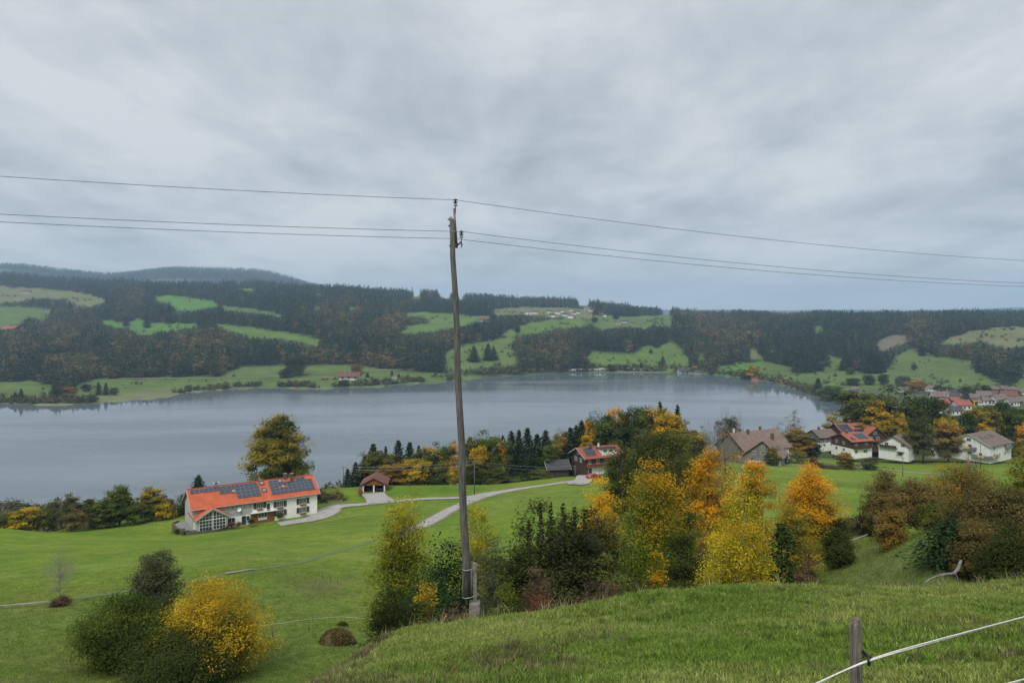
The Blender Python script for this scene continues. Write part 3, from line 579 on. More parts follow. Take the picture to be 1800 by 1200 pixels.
def bare(seed, H, Wd, depth=5, m=None, r0=None, nbase=1):
    random.seed(seed); mb = MB(); ends = []
    def grow(p, d, L_, r, k):
        q = p + d * L_; mid = p.lerp(q, .5) + Vector((random.uniform(-1, 1), random.uniform(-1, 1), 0)) * L_ * .06
        mb.tube([p, mid, q], [r, r * .85, r * .65], 5 if k > 3 else 3, False)
        if k == 0: ends.append(q); return
        nn = random.choice((2, 3, 3)) if k < depth else 4
        for j in range(nn):
            sprd = 0.55 * Wd / H * 1.7
            nd = (d + Vector((random.uniform(-1, 1), random.uniform(-1, 1), random.uniform(-.25, .7))) * sprd).normalized()
            grow(p.lerp(q, random.uniform(.55, 1)) if j else q, nd, L_ * random.uniform(.68, .88), r * .6, k - 1)
    for i in range(nbase): grow(Vector((random.uniform(-.1, .1) * (nbase > 1), 0, 0)), Vector((random.uniform(-.12, .12), random.uniform(-.1, .1), 1)).normalized(), H * 0.27, r0 or H * .014, depth)
    zs = max(v[2] for v in mb.v); xs_ = max(abs(v[0]) for v in mb.v)
    mb.v = [(v[0] * Wd / 2 / xs_, v[1] * Wd / 2 / xs_, v[2] * H / zs) for v in mb.v]
    return mb, [Vector((e.x * Wd / 2 / xs_, e.y * Wd / 2 / xs_, e.z * H / zs)) for e in ends]
TREES_N = [0]
def place_tree(name, label, loc, meshes, scale=(1, 1, 1), rz=0.0, cat='tree', group=None, pal=None, sink=0.1, names=('trunk', 'crown')):
    r = empty(name, (loc[0], loc[1], loc[2] - sink), rz, label, cat, group); r.scale = scale
    for nm, me in zip(names, meshes):
        if me is None: continue
        o = bpy.data.objects.new(nm, me); link(o, r)
        if pal is not None and nm == 'crown': o.material_slots[0].link = 'OBJECT'; o.material_slots[0].material = pal
    TREES_N[0] += 1; return r
# leaf pigments
LP = {k: leaf_mat('leaf ' + k, *v) for k, v in {
 'dark': ((.028, .042, .012), (.060, .078, .020)), 'green': ((.044, .070, .014), (.115, .145, .026)), 'olive': ((.055, .075, .020), (.130, .130, .030)),
 'oliveyellow': ((.085, .105, .022), (.33, .25, .028)), 'yellow': ((.20, .19, .025), (.52, .34, .022)), 'birch': ((.15, .17, .020), (.52, .42, .030)),
 'orange': ((.24, .19, .022), (.62, .31, .018)), 'greenyellow': ((.060, .085, .018), (.50, .33, .022)), 'ochre': ((.13, .105, .03), (.33, .20, .035)),
 'brown': ((.080, .075, .028), (.21, .150, .050)), 'greyolive': ((.065, .075, .04), (.13, .13, .06)), 'drybrush': ((.07, .05, .035), (.17, .11, .06)), 'red': ((.12, .04, .03), (.25, .09, .05)),
 'tan': ((.22, .15, .05), (.48, .27, .05)), 'goldtop': ((.10, .13, .016), (.66, .36, .014)), 'pale': ((.20, .20, .09), (.38, .34, .12)), 'needle': ((.016, .030, .013), (.042, .064, .024)), 'needleN': ((.014, .034, .014), (.04, .07, .025)),
 'yew': ((.028, .038, .016), (.075, .085, .030)), 'willow': ((.06, .08, .022), (.15, .16, .04)), 'pinkred': ((.35, .06, .12), (.5, .12, .2))}.items()}
# shared meshes for the middle distance
MID = {'round': [broad(100 + i, 15, 12, .03, 130, 44, .46, 'round', clr=.75, rag=.35) for i in range(3)], 'egg': [broad(110 + i, 15, 10, .03, 130, 44, .44, 'egg', 'top', .55, clr=.75, rag=.35) for i in range(3)],
       'tall': [broad(120 + i, 16, 7, .1, 90, 34, .30, 'egg', hang=.2) for i in range(2)], 'bush': [broad(130 + i, 5, 6, .02, 60, 34, .2, 'dome') for i in range(2)],
       'sparse': [broad(140 + i, 15, 9, .2, 90, 16, .26, 'egg') for i in range(2)], 'spruce': [conifer(150 + i, 18, 7, 28, 12, 5, .66, jag=.15) for i in range(4)]}
def mid(kind, px, D, top, wpx, pal, label, i=None, group=None, d=None):
    loc = at(px, D); zt = -(top - HY) / F * D; H = max(1.2, zt - loc.z); Wm = wpx / F * D
    v = MID[kind]; k = (TREES_N[0] if i is None else i) % len(v)
    H0, W0 = {'round': (15, 12), 'egg': (15, 10), 'tall': (16, 7), 'bush': (5, 6), 'sparse': (15, 9), 'spruce': (18, 7)}[kind]
    nm = {'spruce': 'spruce_tree', 'bush': 'bush'}.get(kind, 'broadleaf_tree')
    sxy = Wm / W0 * (1.12 if kind != 'spruce' else 1.3)
    return place_tree(nm, label, loc, v[k], (sxy, sxy, H / H0), random.uniform(0, 6.28), 'bush' if kind == 'bush' else 'tree', group, LP[pal], sink=0.2)
T = [ # left hedge behind the crest of the meadow
 ('bush', 8, 168, 896, 34, 'olive', 'dull low bush at the left end of the hedge above the lake'),
 ('round', 44, 170, 892, 52, 'yellow', 'ochre yellow round tree near the left end of the lake hedge'),
 ('bush', 84, 172, 884, 40, 'olive', 'olive bush between ochre and brown trees in the lake hedge'),
 ('egg', 126, 172, 867, 34, 'greyolive', 'grey olive tree standing up from the left lake hedge'),
 ('bush', 132, 166, 890, 42, 'brown', 'rust brown bush low in the lake hedge'),
 ('egg', 158, 174, 876, 34, 'olive', 'olive pointed tree in the middle of the lake hedge'),
 ('round', 187, 172, 878, 46, 'green', 'dark green round tree in the lake hedge'),
 ('egg', 210, 176, 852, 40, 'green', 'tallest green tree of the lake hedge, left of the farmhouse'),
 ('bush', 236, 174, 876, 40, 'green', 'green tree right of the tallest in the lake hedge'),
 ('egg', 268, 178, 854, 48, 'oliveyellow', 'yellowing olive tree in the lake hedge nearest the white farmhouse'),
 ('bush', 290, 176, 876, 30, 'yellow', 'yellow bush at the foot of the hedge by the farmhouse'),
 ('bush', 312, 180, 868, 34, 'green', 'green bush at the right end of the lake hedge'),
 ('spruce', 349, 186, 834, 26, 'needle', 'small dark spruce behind the left end of the orange roof'),
 ('spruce', 327, 182, 862, 16, 'needle', 'stunted dark spruce at the far left corner of the farmhouse'),
 # ridge above the lake
 ('spruce', 611, 236, 822, 13, 'needle', 'slender little spruce at the left end of the ridge wood'),
 ('spruce', 625, 236, 811, 18, 'needle', 'small spruce right of the slender one, above the garage roof'),
 ('spruce', 641, 240, 800, 20, 'needle', 'spruce half hidden behind the olive tree above the garage'),
 ('spruce', 656, 244, 779, 30, 'needle', 'broad dark spruce behind the olive tree above the garage'),
 ('round', 664, 236, 792, 62, 'olive', 'round olive green tree right behind the double garage'),
 ('spruce', 678, 246, 783, 13, 'needle', 'thin spruce tip between two broad spruces above the garage'),
 ('spruce', 700, 244, 773, 27, 'needle', 'tall dark spruce above the ochre tree right of the garage'),
 ('spruce', 720, 242, 776, 27, 'needle', 'dark spruce twin right of the tall one above ochre crowns'),
 ('spruce', 736, 246, 782, 16, 'needle', 'short narrow spruce left of the mixed green crowns'),
 ('round', 693, 230, 810, 50, 'ochre', 'ochre round tree on the grass edge right of the garage'),
 ('round', 729, 230, 806, 46, 'yellow', 'yellow ochre round tree beside the ochre one on the grass edge'),
 ('round', 754, 240, 785, 52, 'oliveyellow', 'olive tree with yellow flecks left of the pole'),
 ('round', 778, 242, 778, 42, 'green', 'green rounded crown just left of the orange column by the pole'),
 ('bush', 768, 231, 818, 46, 'olive', 'low olive bush on grass edge left of the pole'),
 ('tall', 797, 238, 774, 30, 'orange', 'orange yellow column tree directly left of the pole'),
 ('bush', 800, 230, 816, 30, 'yellow', 'yellow low bush at the foot of the orange column tree'),
 ('round', 831, 242, 766, 34, 'olive', 'dark olive crown immediately right of the pole'),
 ('egg', 845, 234, 783, 38, 'greenyellow', 'light green tree with a bright yellow tip right of the pole'),
 ('round', 864, 240, 760, 60, 'green', 'big round dark green tree right of the yellow tipped one'),
 ('egg', 880, 238, 775, 26, 'goldtop', 'orange edged crown on the right flank of the big green tree'),
 ('spruce', 884, 250, 764, 17, 'needle', 'thin spruce tip over the right shoulder of the big green tree'),
 ('spruce', 899, 242, 757, 28, 'needle', 'first tall dark spruce of the row in the ridge middle'),
 ('spruce', 912, 244, 755, 22, 'needle', 'second tall spruce of the row in the ridge middle'),
 ('spruce', 927, 244, 751, 28, 'needle', 'third and highest spruce of the row in the ridge middle'),
 ('spruce', 944, 240, 762, 30, 'needleN', 'lighter green spruce in the right half of the ridge row'),
 ('spruce', 959, 244, 755, 28, 'needle', 'last tall spruce of the row before the olive crowns'),
 ('round', 870, 232, 822, 38, 'olive', 'low olive crown on grass edge below the big green tree'),
 ('bush', 912, 231, 832, 32, 'green', 'low green bush in front of the spruce row'),
 ('bush', 950, 228, 822, 34, 'willow', 'light green round bush at the grass edge left of the barn'),
 ('round', 965, 238, 782, 32, 'green', 'green crown left of the dark barn'),
 ('round', 976, 246, 767, 34, 'oliveyellow', 'yellow olive crown behind the dark barn'),
 ('round', 990, 248, 756, 30, 'ochre', 'ochre orange crown behind the dark barn'),
 ('spruce', 1003, 246, 751, 32, 'needle', 'wide spruce above the barn, left of the wooden house'),
 ('spruce', 1013, 248, 746, 24, 'needle', 'spruce second left of the orange tree above the wooden house'),
 ('spruce', 1022, 250, 739, 26, 'needle', 'highest spruce left of the orange tree above the wooden house'),
 ('round', 1034, 252, 741, 32, 'orange', 'bright orange tree above the ridge of the wooden house'),
 ('egg', 1029, 246, 760, 28, 'yellow', 'yellow tree under the orange one above the wooden house'),
 ('round', 1060, 256, 727, 62, 'green', 'large green tree above the red roof of the wooden house'),
 ('round', 1083, 266, 717, 42, 'orange', 'orange crown at the top left of the big ridge grove'),
 ('round', 1112, 262, 715, 58, 'green', 'blue green crown at the top of the big ridge grove'),
 ('round', 1092, 252, 740, 62, 'dark', 'dark green tree in front of the grove, right of the red roof'),
 ('egg', 1132, 266, 714, 34, 'olive', 'olive crown between green and golden crowns of the grove'),
 ('spruce', 1160, 274, 706, 20, 'needle', 'spruce tip poking out of the golden grove crown'),
 ('round', 1160, 264, 716, 56, 'goldtop', 'golden crown at the top right of the big ridge grove'),
 ('round', 1184, 262, 731, 52, 'yellow', 'yellow crown sloping down the right side of the grove'),
 ('spruce', 1191, 278, 711, 19, 'needle', 'lone slim spruce rising right of the golden grove'),
 ('round', 1213, 258, 754, 50, 'oliveyellow', 'yellow green crown at the lower right of the grove'),
 ('sparse', 1235, 262, 748, 40, 'greyolive', 'thin grey green tree right of the grove by the lake'),
 ('round', 1280, 286, 732, 38, 'greyolive', 'round grey green tree behind the left gable of the big farm'),
 ('sparse', 1397, 312, 719, 38, 'brown', 'tall half bare brown tree right of the big farm roof'),
 ('round', 1400, 300, 754, 50, 'ochre', 'ochre olive tree at the right gable of the big farm'),
 ('sparse', 1366, 312, 741, 26, 'greyolive', 'pale leafless looking tree behind the big farm ridge'),
 ('egg', 1465, 330, 725, 36, 'pale', 'pale yellow tree behind the grey roofed house'),
 ('egg', 1493, 334, 727, 24, 'pale', 'narrow pale tree between pale yellow tree and big green one'),
 ('round', 1540, 335, 684, 108, 'olive', 'great olive green tree above the orange village roofs'),
 ('egg', 1541, 322, 708, 50, 'yellow', 'golden yellow tree in front of the great olive tree'),
 ('round', 1573, 330, 722, 36, 'oliveyellow', 'yellow olive crown at the right foot of the great olive tree'),
 ('round', 1612, 350, 690, 78, 'dark', 'large dark green tree right of the great olive tree'),
 ('egg', 1584, 318, 729, 24, 'yellow', 'small bright yellow tree under the large dark tree'),
 ('tall', 1606, 292, 735, 34, 'olive', 'left one of two birches in front of the white houses'),
 ('tall', 1623, 290, 731, 42, 'willow', 'right one of two birches in front of the white houses'),
 ('round', 1664, 320, 732, 34, 'yellow', 'ochre yellow crown behind the brown tree in the village'),
 ('egg', 1667, 296, 742, 44, 'ochre', 'brown ochre tree left of the largest white house'),
 ('round', 1694, 322, 724, 44, 'dark', 'dark green tree behind the gable of the largest white house'),
 ('round', 1724, 335, 714, 52, 'oliveyellow', 'yellow green tree behind the largest white house roof'),
 ('round', 1757, 345, 706, 74, 'dark', 'broad dark green tree behind the largest white house roof'),
 ('egg', 1732, 312, 741, 30, 'yellow', 'small yellow tree peeking over the brown roof'),
 ('round', 1790, 335, 716, 56, 'green', 'green tree at the right edge above the brown roof'),
 ('egg', 1803, 300, 742, 26, 'orange', 'orange tree cut by the right edge of the village'),
 ('round', 1640, 365, 706, 50, 'green', 'green crown between dark tree and far village roofs'),
 ('round', 1830, 330, 705, 60, 'dark', 'dark crown beyond the right edge'),
 ('bush', 1404, 268, 792, 34, 'willow', 'fresh green shrub on the lawn right of the big farm'),
 ('egg', 1486, 258, 794, 25, 'ochre', 'small orange ochre tree on the lawn before the dark house'),
 ('egg', 1357, 256, 783, 20, 'oliveyellow', 'young yellow tree in front of the farm skylights'),
 ('bush', 1529, 258, 800, 34, 'greyolive', 'grey green shrub on the lawn before the white house'),
 ('bush', 1429, 266, 800, 16, 'red', 'dark red bush beside the village lawn'),
 ('bush', 1450, 258, 814, 42, 'drybrush', 'low brown hedge beside the village lane'),
 ('bush', 1497, 256, 812, 14, 'brown', 'small brown bush beside the orange ochre tree'),
 ('bush', 1380, 262, 797, 14, 'dark', 'small dark bush in front of the farm wing'),
 ('bush', 1325, 262, 800, 12, 'willow', 'small yellow green bush at the farm gable'),
 ('round', 1425, 300, 768, 30, 'dark', 'dark green bush behind the brown shed'),
 ('bush', 590, 190, 862, 34, 'greyolive', 'grey green shrub row between farmhouse and garage'),
 ('bush', 566, 186, 858, 22, 'drybrush', 'brown shrub behind the right end of the farmhouse'),
]
for t in T:
    if t[1] < 1825: mid(*t)
# solitary big tree behind the farmhouse
def big(name, label, px, D, top, wpx, kind='broad', cat='tree', group=None, sink=0.15, **k):
    loc = at(px, D); H = max(0.8, -(top - HY) / F * D - loc.z); Wm = wpx / F * D
    pal = LP[k.pop('pal')]
    if kind == 'broad': ms = broad(int(px * 7 + D), H, Wm, pal=pal, **k)
    else: ms = conifer(int(px * 7 + D), H, Wm, pal=pal, **k)
    return place_tree(name, label, loc, ms, cat=cat, group=group, sink=sink)
big('broadleaf_tree', 'big olive brown tree standing alone behind the white farmhouse', 490, 200, 730, 98, ncl=300, nlf=70, ls=.36, base=.05, shape='egg', pal='oliveyellow', mode='noise', bias=.5, rag=.28, clr=.7)
big('weeping_birch', 'tall drooping olive green birch in front of the ridge grove', 1163, 108, 752, 108, ncl=300, nlf=55, ls=.17, base=.08, pal='willow', hang=.3, bias=.4, shape='round')
big('weeping_birch', 'smaller drooping birch left of the tall one, beside the wooden house', 1090, 112, 778, 56, ncl=170, nlf=50, ls=.17, base=.06, pal='willow', hang=.3, bias=.3, shape='egg', trunkmat=BARKP)
big('weeping_birch', 'olive birch filling in behind the gold topped tree', 1200, 100, 800, 70, ncl=180, nlf=50, ls=.16, base=.05, pal='olive', hang=.3, bias=.4, shape='egg')
B = [ # name, label, px, D, top, w, kwargs
 ('maple_tree', 'gold topped green maple in the middle of the thicket', 1145, 42, 810, 160, dict(ncl=360, nlf=52, ls=.08, base=.05, shape='cone', pal='goldtop', mode='top', bias=.38, rag=.45, flat=.45)),
 ('maple_tree', 'slim golden tree behind the dark yew shrub', 1056, 46, 836, 78, dict(ncl=190, nlf=42, ls=.085, base=.08, shape='egg', pal='goldtop', mode='top', bias=.75, rag=.45, flat=.45)),
 ('maple_tree', 'tall orange maple left of the yellow birch', 1240, 58, 786, 104, dict(ncl=190, nlf=46, ls=.10, base=.12, shape='cone', pal='orange', bias=.6, rag=.8, clr=.7)),
 ('maple_tree', 'tan leaved thin tree at the foot of the bare branches', 1278, 64, 760, 76, dict(ncl=170, nlf=32, ls=.11, base=.1, shape='round', pal='tan', bias=.55, rag=.6)),
 ('maple_tree', 'orange maple behind the yellow birch', 1322, 54, 808, 104, dict(ncl=190, nlf=48, ls=.10, base=.1, shape='cone', pal='orange', bias=.62, rag=.8, clr=.7)),
 ('birch_tree', 'bright yellow birch at the edge of the foreground slope', 1296, 30, 838, 142, dict(ncl=300, nlf=66, ls=.056, base=.04, shape='cone', pal='birch', mode='noise', bias=.6, rag=.6, hang=.12, trunkmat=BARKP)),
 ('maple_tree', 'orange maple standing alone right of the yellow birch', 1422, 56, 815, 118, dict(ncl=260, nlf=54, ls=.09, base=.03, shape='cone', pal='orange', mode='top', bias=.75, rag=.8, clr=.75)),
 ('shrub', 'yellow olive shrub under the lone orange maple', 1400, 46, 885, 80, dict(ncl=200, nlf=46, ls=.08, base=.02, shape='dome', pal='oliveyellow', bias=.5)),
 ('shrub', 'olive shrub right of the lone orange maple', 1462, 56, 880, 62, dict(ncl=140, nlf=46, ls=.09, base=.02, shape='dome', pal='olive', bias=.5)),
 ('shrub', 'large dark yew shrub with upright tips, left half of thicket', 980, 34, 884, 160, dict(kind='broad', ncl=420, nlf=60, ls=.085, base=.02, shape='dome', pal='yew', rag=.5, clr=.7)),
 ('shrub', 'dark olive shrub leaning against the yew from the right', 1045, 36, 895, 120, dict(ncl=300, nlf=52, ls=.085, base=.02, shape='dome', pal='yew', bias=.7, rag=.5)),
 ('shrub', 'dark green shrub at the left foot of the yew', 912, 33, 950, 80, dict(ncl=150, nlf=52, ls=.07, base=.02, shape='egg', pal='dark', rag=.5)),
 ('shrub', 'grey green young willow right of the pole', 868, 37, 938, 84, dict(ncl=150, nlf=40, ls=.07, base=.05, shape='egg', pal='greyolive', bias=.3, rag=.5)),
 ('birch_tree', 'thin yellow green birch rising just behind the pole', 834, 40, 878, 78, dict(ncl=150, nlf=36, ls=.075, base=.1, shape='egg', pal='birch', bias=.3, rag=.5, hang=.25, trunkmat=BARKP)),
 ('birch_tree', 'yellow green birch left of the pole, tallest there', 706, 33, 872, 112, dict(ncl=300, nlf=50, ls=.065, base=.08, shape='egg', pal='birch', mode='top', bias=.3, rag=.45, hang=.3, trunkmat=BARKP)),
 ('shrub', 'dark evergreen shrub at the foot of the birch left of pole', 688, 26.5, 1030, 92, dict(ncl=230, nlf=60, ls=.05, base=.02, shape='dome', pal='dark', bias=.4)),
 ('shrub', 'small golden shrub beside the pole base', 750, 25.0, 1016, 48, dict(ncl=80, nlf=40, ls=.055, base=.02, shape='round', pal='yellow', bias=.5)),
 ('shrub', 'dark olive shrub under the small golden one', 752, 24.6, 1048, 66, dict(ncl=100, nlf=46, ls=.05, base=.02, shape='dome', pal='olive', bias=.3)),
 ('shrub', 'fresh green shrub low down right of the pole footing', 885, 26, 1012, 56, dict(ncl=110, nlf=42, ls=.05, base=.02, shape='round', pal='green', bias=.8)),
 ('shrub', 'green shrub between pole footing and fresh green one', 862, 27, 1004, 44, dict(ncl=90, nlf=42, ls=.05, base=.02, shape='egg', pal='greyolive', bias=.2)),
 ('shrub', 'dry brown brush around the pole footing', 806, 23, 1052, 70, dict(ncl=90, nlf=30, ls=.045, base=.02, shape='dome', pal='drybrush', bias=.5)),
 ('shrub', 'dull brown shrub in front of the yew', 944, 26.5, 992, 62, dict(ncl=120, nlf=36, ls=.05, base=.02, shape='dome', pal='drybrush', bias=.5)),
 ('shrub', 'rusty red shrub at the slope edge before the yew', 946, 24.5, 1032, 44, dict(ncl=70, nlf=36, ls=.045, base=.02, shape='dome', pal='red', bias=.5)),
 ('shrub', 'brown bramble mound below the olive willow', 1054, 24.5, 1012, 100, dict(ncl=140, nlf=40, ls=.05, base=.02, shape='dome', pal='drybrush', bias=.4)),
 ('shrub', 'olive willow shrub in front of the gold topped maple', 1085, 29, 962, 80, dict(ncl=170, nlf=44, ls=.055, base=.02, shape='vase', pal='willow', bias=.7, rag=.5)),
 ('shrub', 'orange shrub at the right foot of the gold topped maple', 1154, 27, 966, 46, dict(ncl=90, nlf=36, ls=.055, base=.02, shape='egg', pal='goldtop', bias=.65)),
 ('shrub', 'dark green undergrowth between maple and yellow birch', 1200, 33, 925, 130, dict(ncl=220, nlf=50, ls=.07, base=.02, shape='dome', pal='dark', bias=.5)),
 ('shrub', 'grey olive willow above the dark undergrowth', 1214, 44, 896, 74, dict(ncl=150, nlf=44, ls=.08, base=.02, shape='egg', pal='willow', bias=.3, rag=.5)),
 ('shrub', 'brownish orange shrub left of the yellow birch', 1234, 36, 930, 42, dict(ncl=80, nlf=38, ls=.07, base=.02, shape='egg', pal='ochre', bias=.6)),
 ('shrub', 'dark undergrowth along the slope edge below the maple', 1150, 25, 1008, 110, dict(ncl=130, nlf=44, ls=.05, base=.02, shape='dome', pal='dark', bias=.3)),
 ('shrub', 'brown shrub at the slope edge below the lone orange maple', 1418, 30, 962, 60, dict(ncl=140, nlf=44, ls=.055, base=.02, shape='dome', pal='drybrush', bias=.5)),
 ('shrub', 'dark bush in the hollow right of the lone orange maple', 1470, 48, 925, 58, dict(ncl=130, nlf=46, ls=.08, base=.02, shape='dome', pal='dark', bias=.7)),
 ('shrub', 'grey brown bush behind the hollow', 1508, 66, 902, 60, dict(ncl=120, nlf=40, ls=.1, base=.02, shape='dome', pal='greyolive', bias=.3)),
 ('beech_tree', 'brown leaved tree at the left end of the right hand grove', 1552, 64, 824, 70, dict(ncl=230, nlf=48, ls=.105, base=.05, shape='egg', pal='brown', bias=.6, rag=.5)),
 ('beech_tree', 'rust brown tree above the grassy knoll', 1612, 56, 838, 84, dict(ncl=280, nlf=48, ls=.095, base=.06, shape='round', pal='brown', bias=.75, rag=.5)),
 ('shrub', 'yellowish brown shrub at the left flank of the knoll', 1566, 47, 893, 52, dict(ncl=120, nlf=42, ls=.08, base=.02, shape='egg', pal='ochre', bias=.4)),
 ('beech_tree', 'olive ochre tree behind the right hand grove', 1695, 58, 811, 120, dict(ncl=320, nlf=48, ls=.1, base=.05, shape='dome', pal='ochre', bias=.45, rag=.5)),
 ('beech_tree', 'dark brown tree filling the right hand grove', 1748, 42, 842, 130, dict(ncl=380, nlf=52, ls=.085, base=.03, shape='dome', pal='brown', bias=.3, rag=.5)),
 ('shrub', 'olive shrub in front of the knoll trees', 1652, 46, 880, 74, dict(ncl=180, nlf=44, ls=.08, base=.02, shape='dome', pal='olive', bias=.5)),
 ('beech_tree', 'yellow green tree cut by the right edge of the picture', 1815, 46, 775, 90, dict(ncl=260, nlf=48, ls=.09, base=.03, shape='egg', pal='oliveyellow', bias=.4, rag=.5)),
 ('shrub', 'dark thicket at the right edge above the fallen branch', 1785, 32, 925, 120, dict(ncl=330, nlf=56, ls=.06, base=.02, shape='dome', pal='dark', bias=.5, rag=.4)),
 ('shrub', 'brown leaved shrub above the fallen branch', 1722, 35, 908, 84, dict(ncl=230, nlf=46, ls=.065, base=.02, shape='dome', pal='brown', bias=.4, rag=.5)),
 ('bush', 'big dark green bush left of the yellow one', 222, 39, 1042, 160, dict(ncl=420, nlf=64, ls=.07, base=.02, shape='dome', pal='green', bias=.4, rag=.5)),
 ('bush', 'big bright yellow bush in the lower left meadow', 372, 38, 1018, 166, dict(ncl=420, nlf=62, ls=.066, base=.05, shape='dome', pal='greenyellow', mode='noise', bias=.72, rag=.5, clr=.9)),
 ('bush', 'dark bush added as the shade beneath the yellow one', 316, 36, 1095, 176, dict(ncl=300, nlf=56, ls=.07, base=.02, shape='dome', pal='dark', bias=.5, rag=.25)),  # added bush, its dark leaves stand in for shade under the yellow bush
 ('bush', 'round dull green bush behind the big dark green one', 272, 52, 965, 78, dict(ncl=230, nlf=50, ls=.085, base=.03, shape='round', pal='greyolive', bias=.4, rag=.25)),
]
for nm, lab, px, D, top, w_, k in B: big(nm, lab, px, D, top, w_, **k)
big('fir_tree', 'dark fir left of the pole behind the golden shrub', 778, 29, 950, 150, kind='broad', ncl=330, nlf=52, ls=.075, base=.02, shape='egg', pal='needleN', rag=.5, bias=.5)
big('fir_tree', 'dark fir between yellow birch and brown shrub', 1374, 31, 912, 130, kind='conifer', levels=34, nbr=13, sub=7, ls=.12, pal='needleN', droop=.15)
big('fir_tree', 'dark fir at the right side of the knoll', 1674, 37, 908, 110, kind='conifer', levels=34, nbr=13, sub=7, ls=.13, pal='needleN', droop=.15)
big('fir_tree', 'little young fir at the foot of the thicket right of the pole', 838, 26, 1030, 44, kind='conifer', levels=22, nbr=11, sub=5, ls=.08, pal='yew', droop=.05)
# upright tips of the yew
for i, (px, D, top, w_) in enumerate(((950, 33.5, 873, 26), (968, 34, 878, 30), (990, 33.5, 874, 34), (1010, 34, 880, 30), (930, 33, 905, 28), (1028, 34.5, 885, 26))):
    big('yew_tree', 'upright dark yew stem, ' + ('second from the left', 'third from the left', 'tallest in the middle', 'right of the tallest', 'leftmost', 'rightmost')[i] + ' of the yew shrub', px, D, top + 4, w_ * 1.25, kind='conifer', levels=44, nbr=8, sub=5, ls=.085, pal='yew', jag=.6, droop=-.7, up=True, group='upright yew stems')
# leafless trees
TWIG = mat('pale grey twigs', (.30, .28, .25), 0.95, (.18, .16, .14), 8)
TWIGD = mat('grey twigs', (.20, .18, .155), 0.95, (.10, .09, .08), 8)
def bare_tree(label, px, D, top, wpx, seed, m, depth=6, group=None, r0=None, nbase=1, leafpal=None):
    loc = at(px, D); H = -(top - HY) / F * D - loc.z; mb, ends = bare(seed, H, wpx / F * D, depth, r0=r0, nbase=nbase)
    r = empty('bare_tree', (loc.x, loc.y, loc.z - .1), 0, label, 'tree', group)
    mb.build('trunk', m, r)
    if leafpal:
        E = np.array(ends)[::2]; n = len(E); E = E + rng.normal(size=E.shape) * 0.1
        o = bpy.data.objects.new('crown', leaf_mesh('crown', E, rng.normal(size=(n, 3)), .06, rng.random(n), rng.random(n), LP[leafpal])); link(o, r)
bare_tree('tall bare grey tree sticking up above the orange maples', 1258, 62, 705, 96, 5, TWIGD, 6)
def twiggy(label, px, D, top, wpx, m, seed=3):
    loc = at(px, D, -.1); H = -(top - HY) / F * D - loc.z; Wm = wpx / F * D; g = np.random.default_rng(seed); random.seed(seed)
    r = empty('bare_tree', loc, 0, label, 'tree'); tr = MB(); d = g.normal(size=(120, 3)); d /= np.linalg.norm(d, axis=1, keepdims=True); rr = g.random(120) ** .4
    c = d * rr[:, None] * np.array([Wm / 2, Wm / 2, H * .42]); c[:, 2] += H * .56; limbs(tr, H, .1, [tuple(q) for q in c], H * .012, 5); tr.build('trunk', m, r, True)
    n = 1500; k = g.integers(0, 120, n); Pn = c[k] * np.array([.93, .93, 1]) + g.normal(size=(n, 3)) * Wm * .06; ax = Pn - np.array([0, 0, H * .25]); ax /= np.linalg.norm(ax, axis=1, keepdims=True)
    o = bpy.data.objects.new('twigs', leaf_mesh('twigs', Pn, ax + g.normal(size=(n, 3)) * .35, H * .035, g.random(n), g.random(n), m, .035)); link(o, r)
twiggy('pale leafless tree alone on the left meadow by the track', 105, 58, 952, 62, TWIG)
bare_tree('young spreading tree with few yellow leaves before the white house', 1707, 62, 782, 44, 12, TWIG, 5, leafpal='yellow')
bare_tree('pale leafless shrub between the farm and the orange maple', 1302, 80, 790, 34, 15, TWIG, 6, nbase=3, r0=.05)
big('bush', 'brown bush at the foot of the leafless tree', 104, 57.5, 1042, 34, ncl=50, nlf=30, ls=.08, base=.02, shape='dome', pal='drybrush', bias=.5, cat='bush')

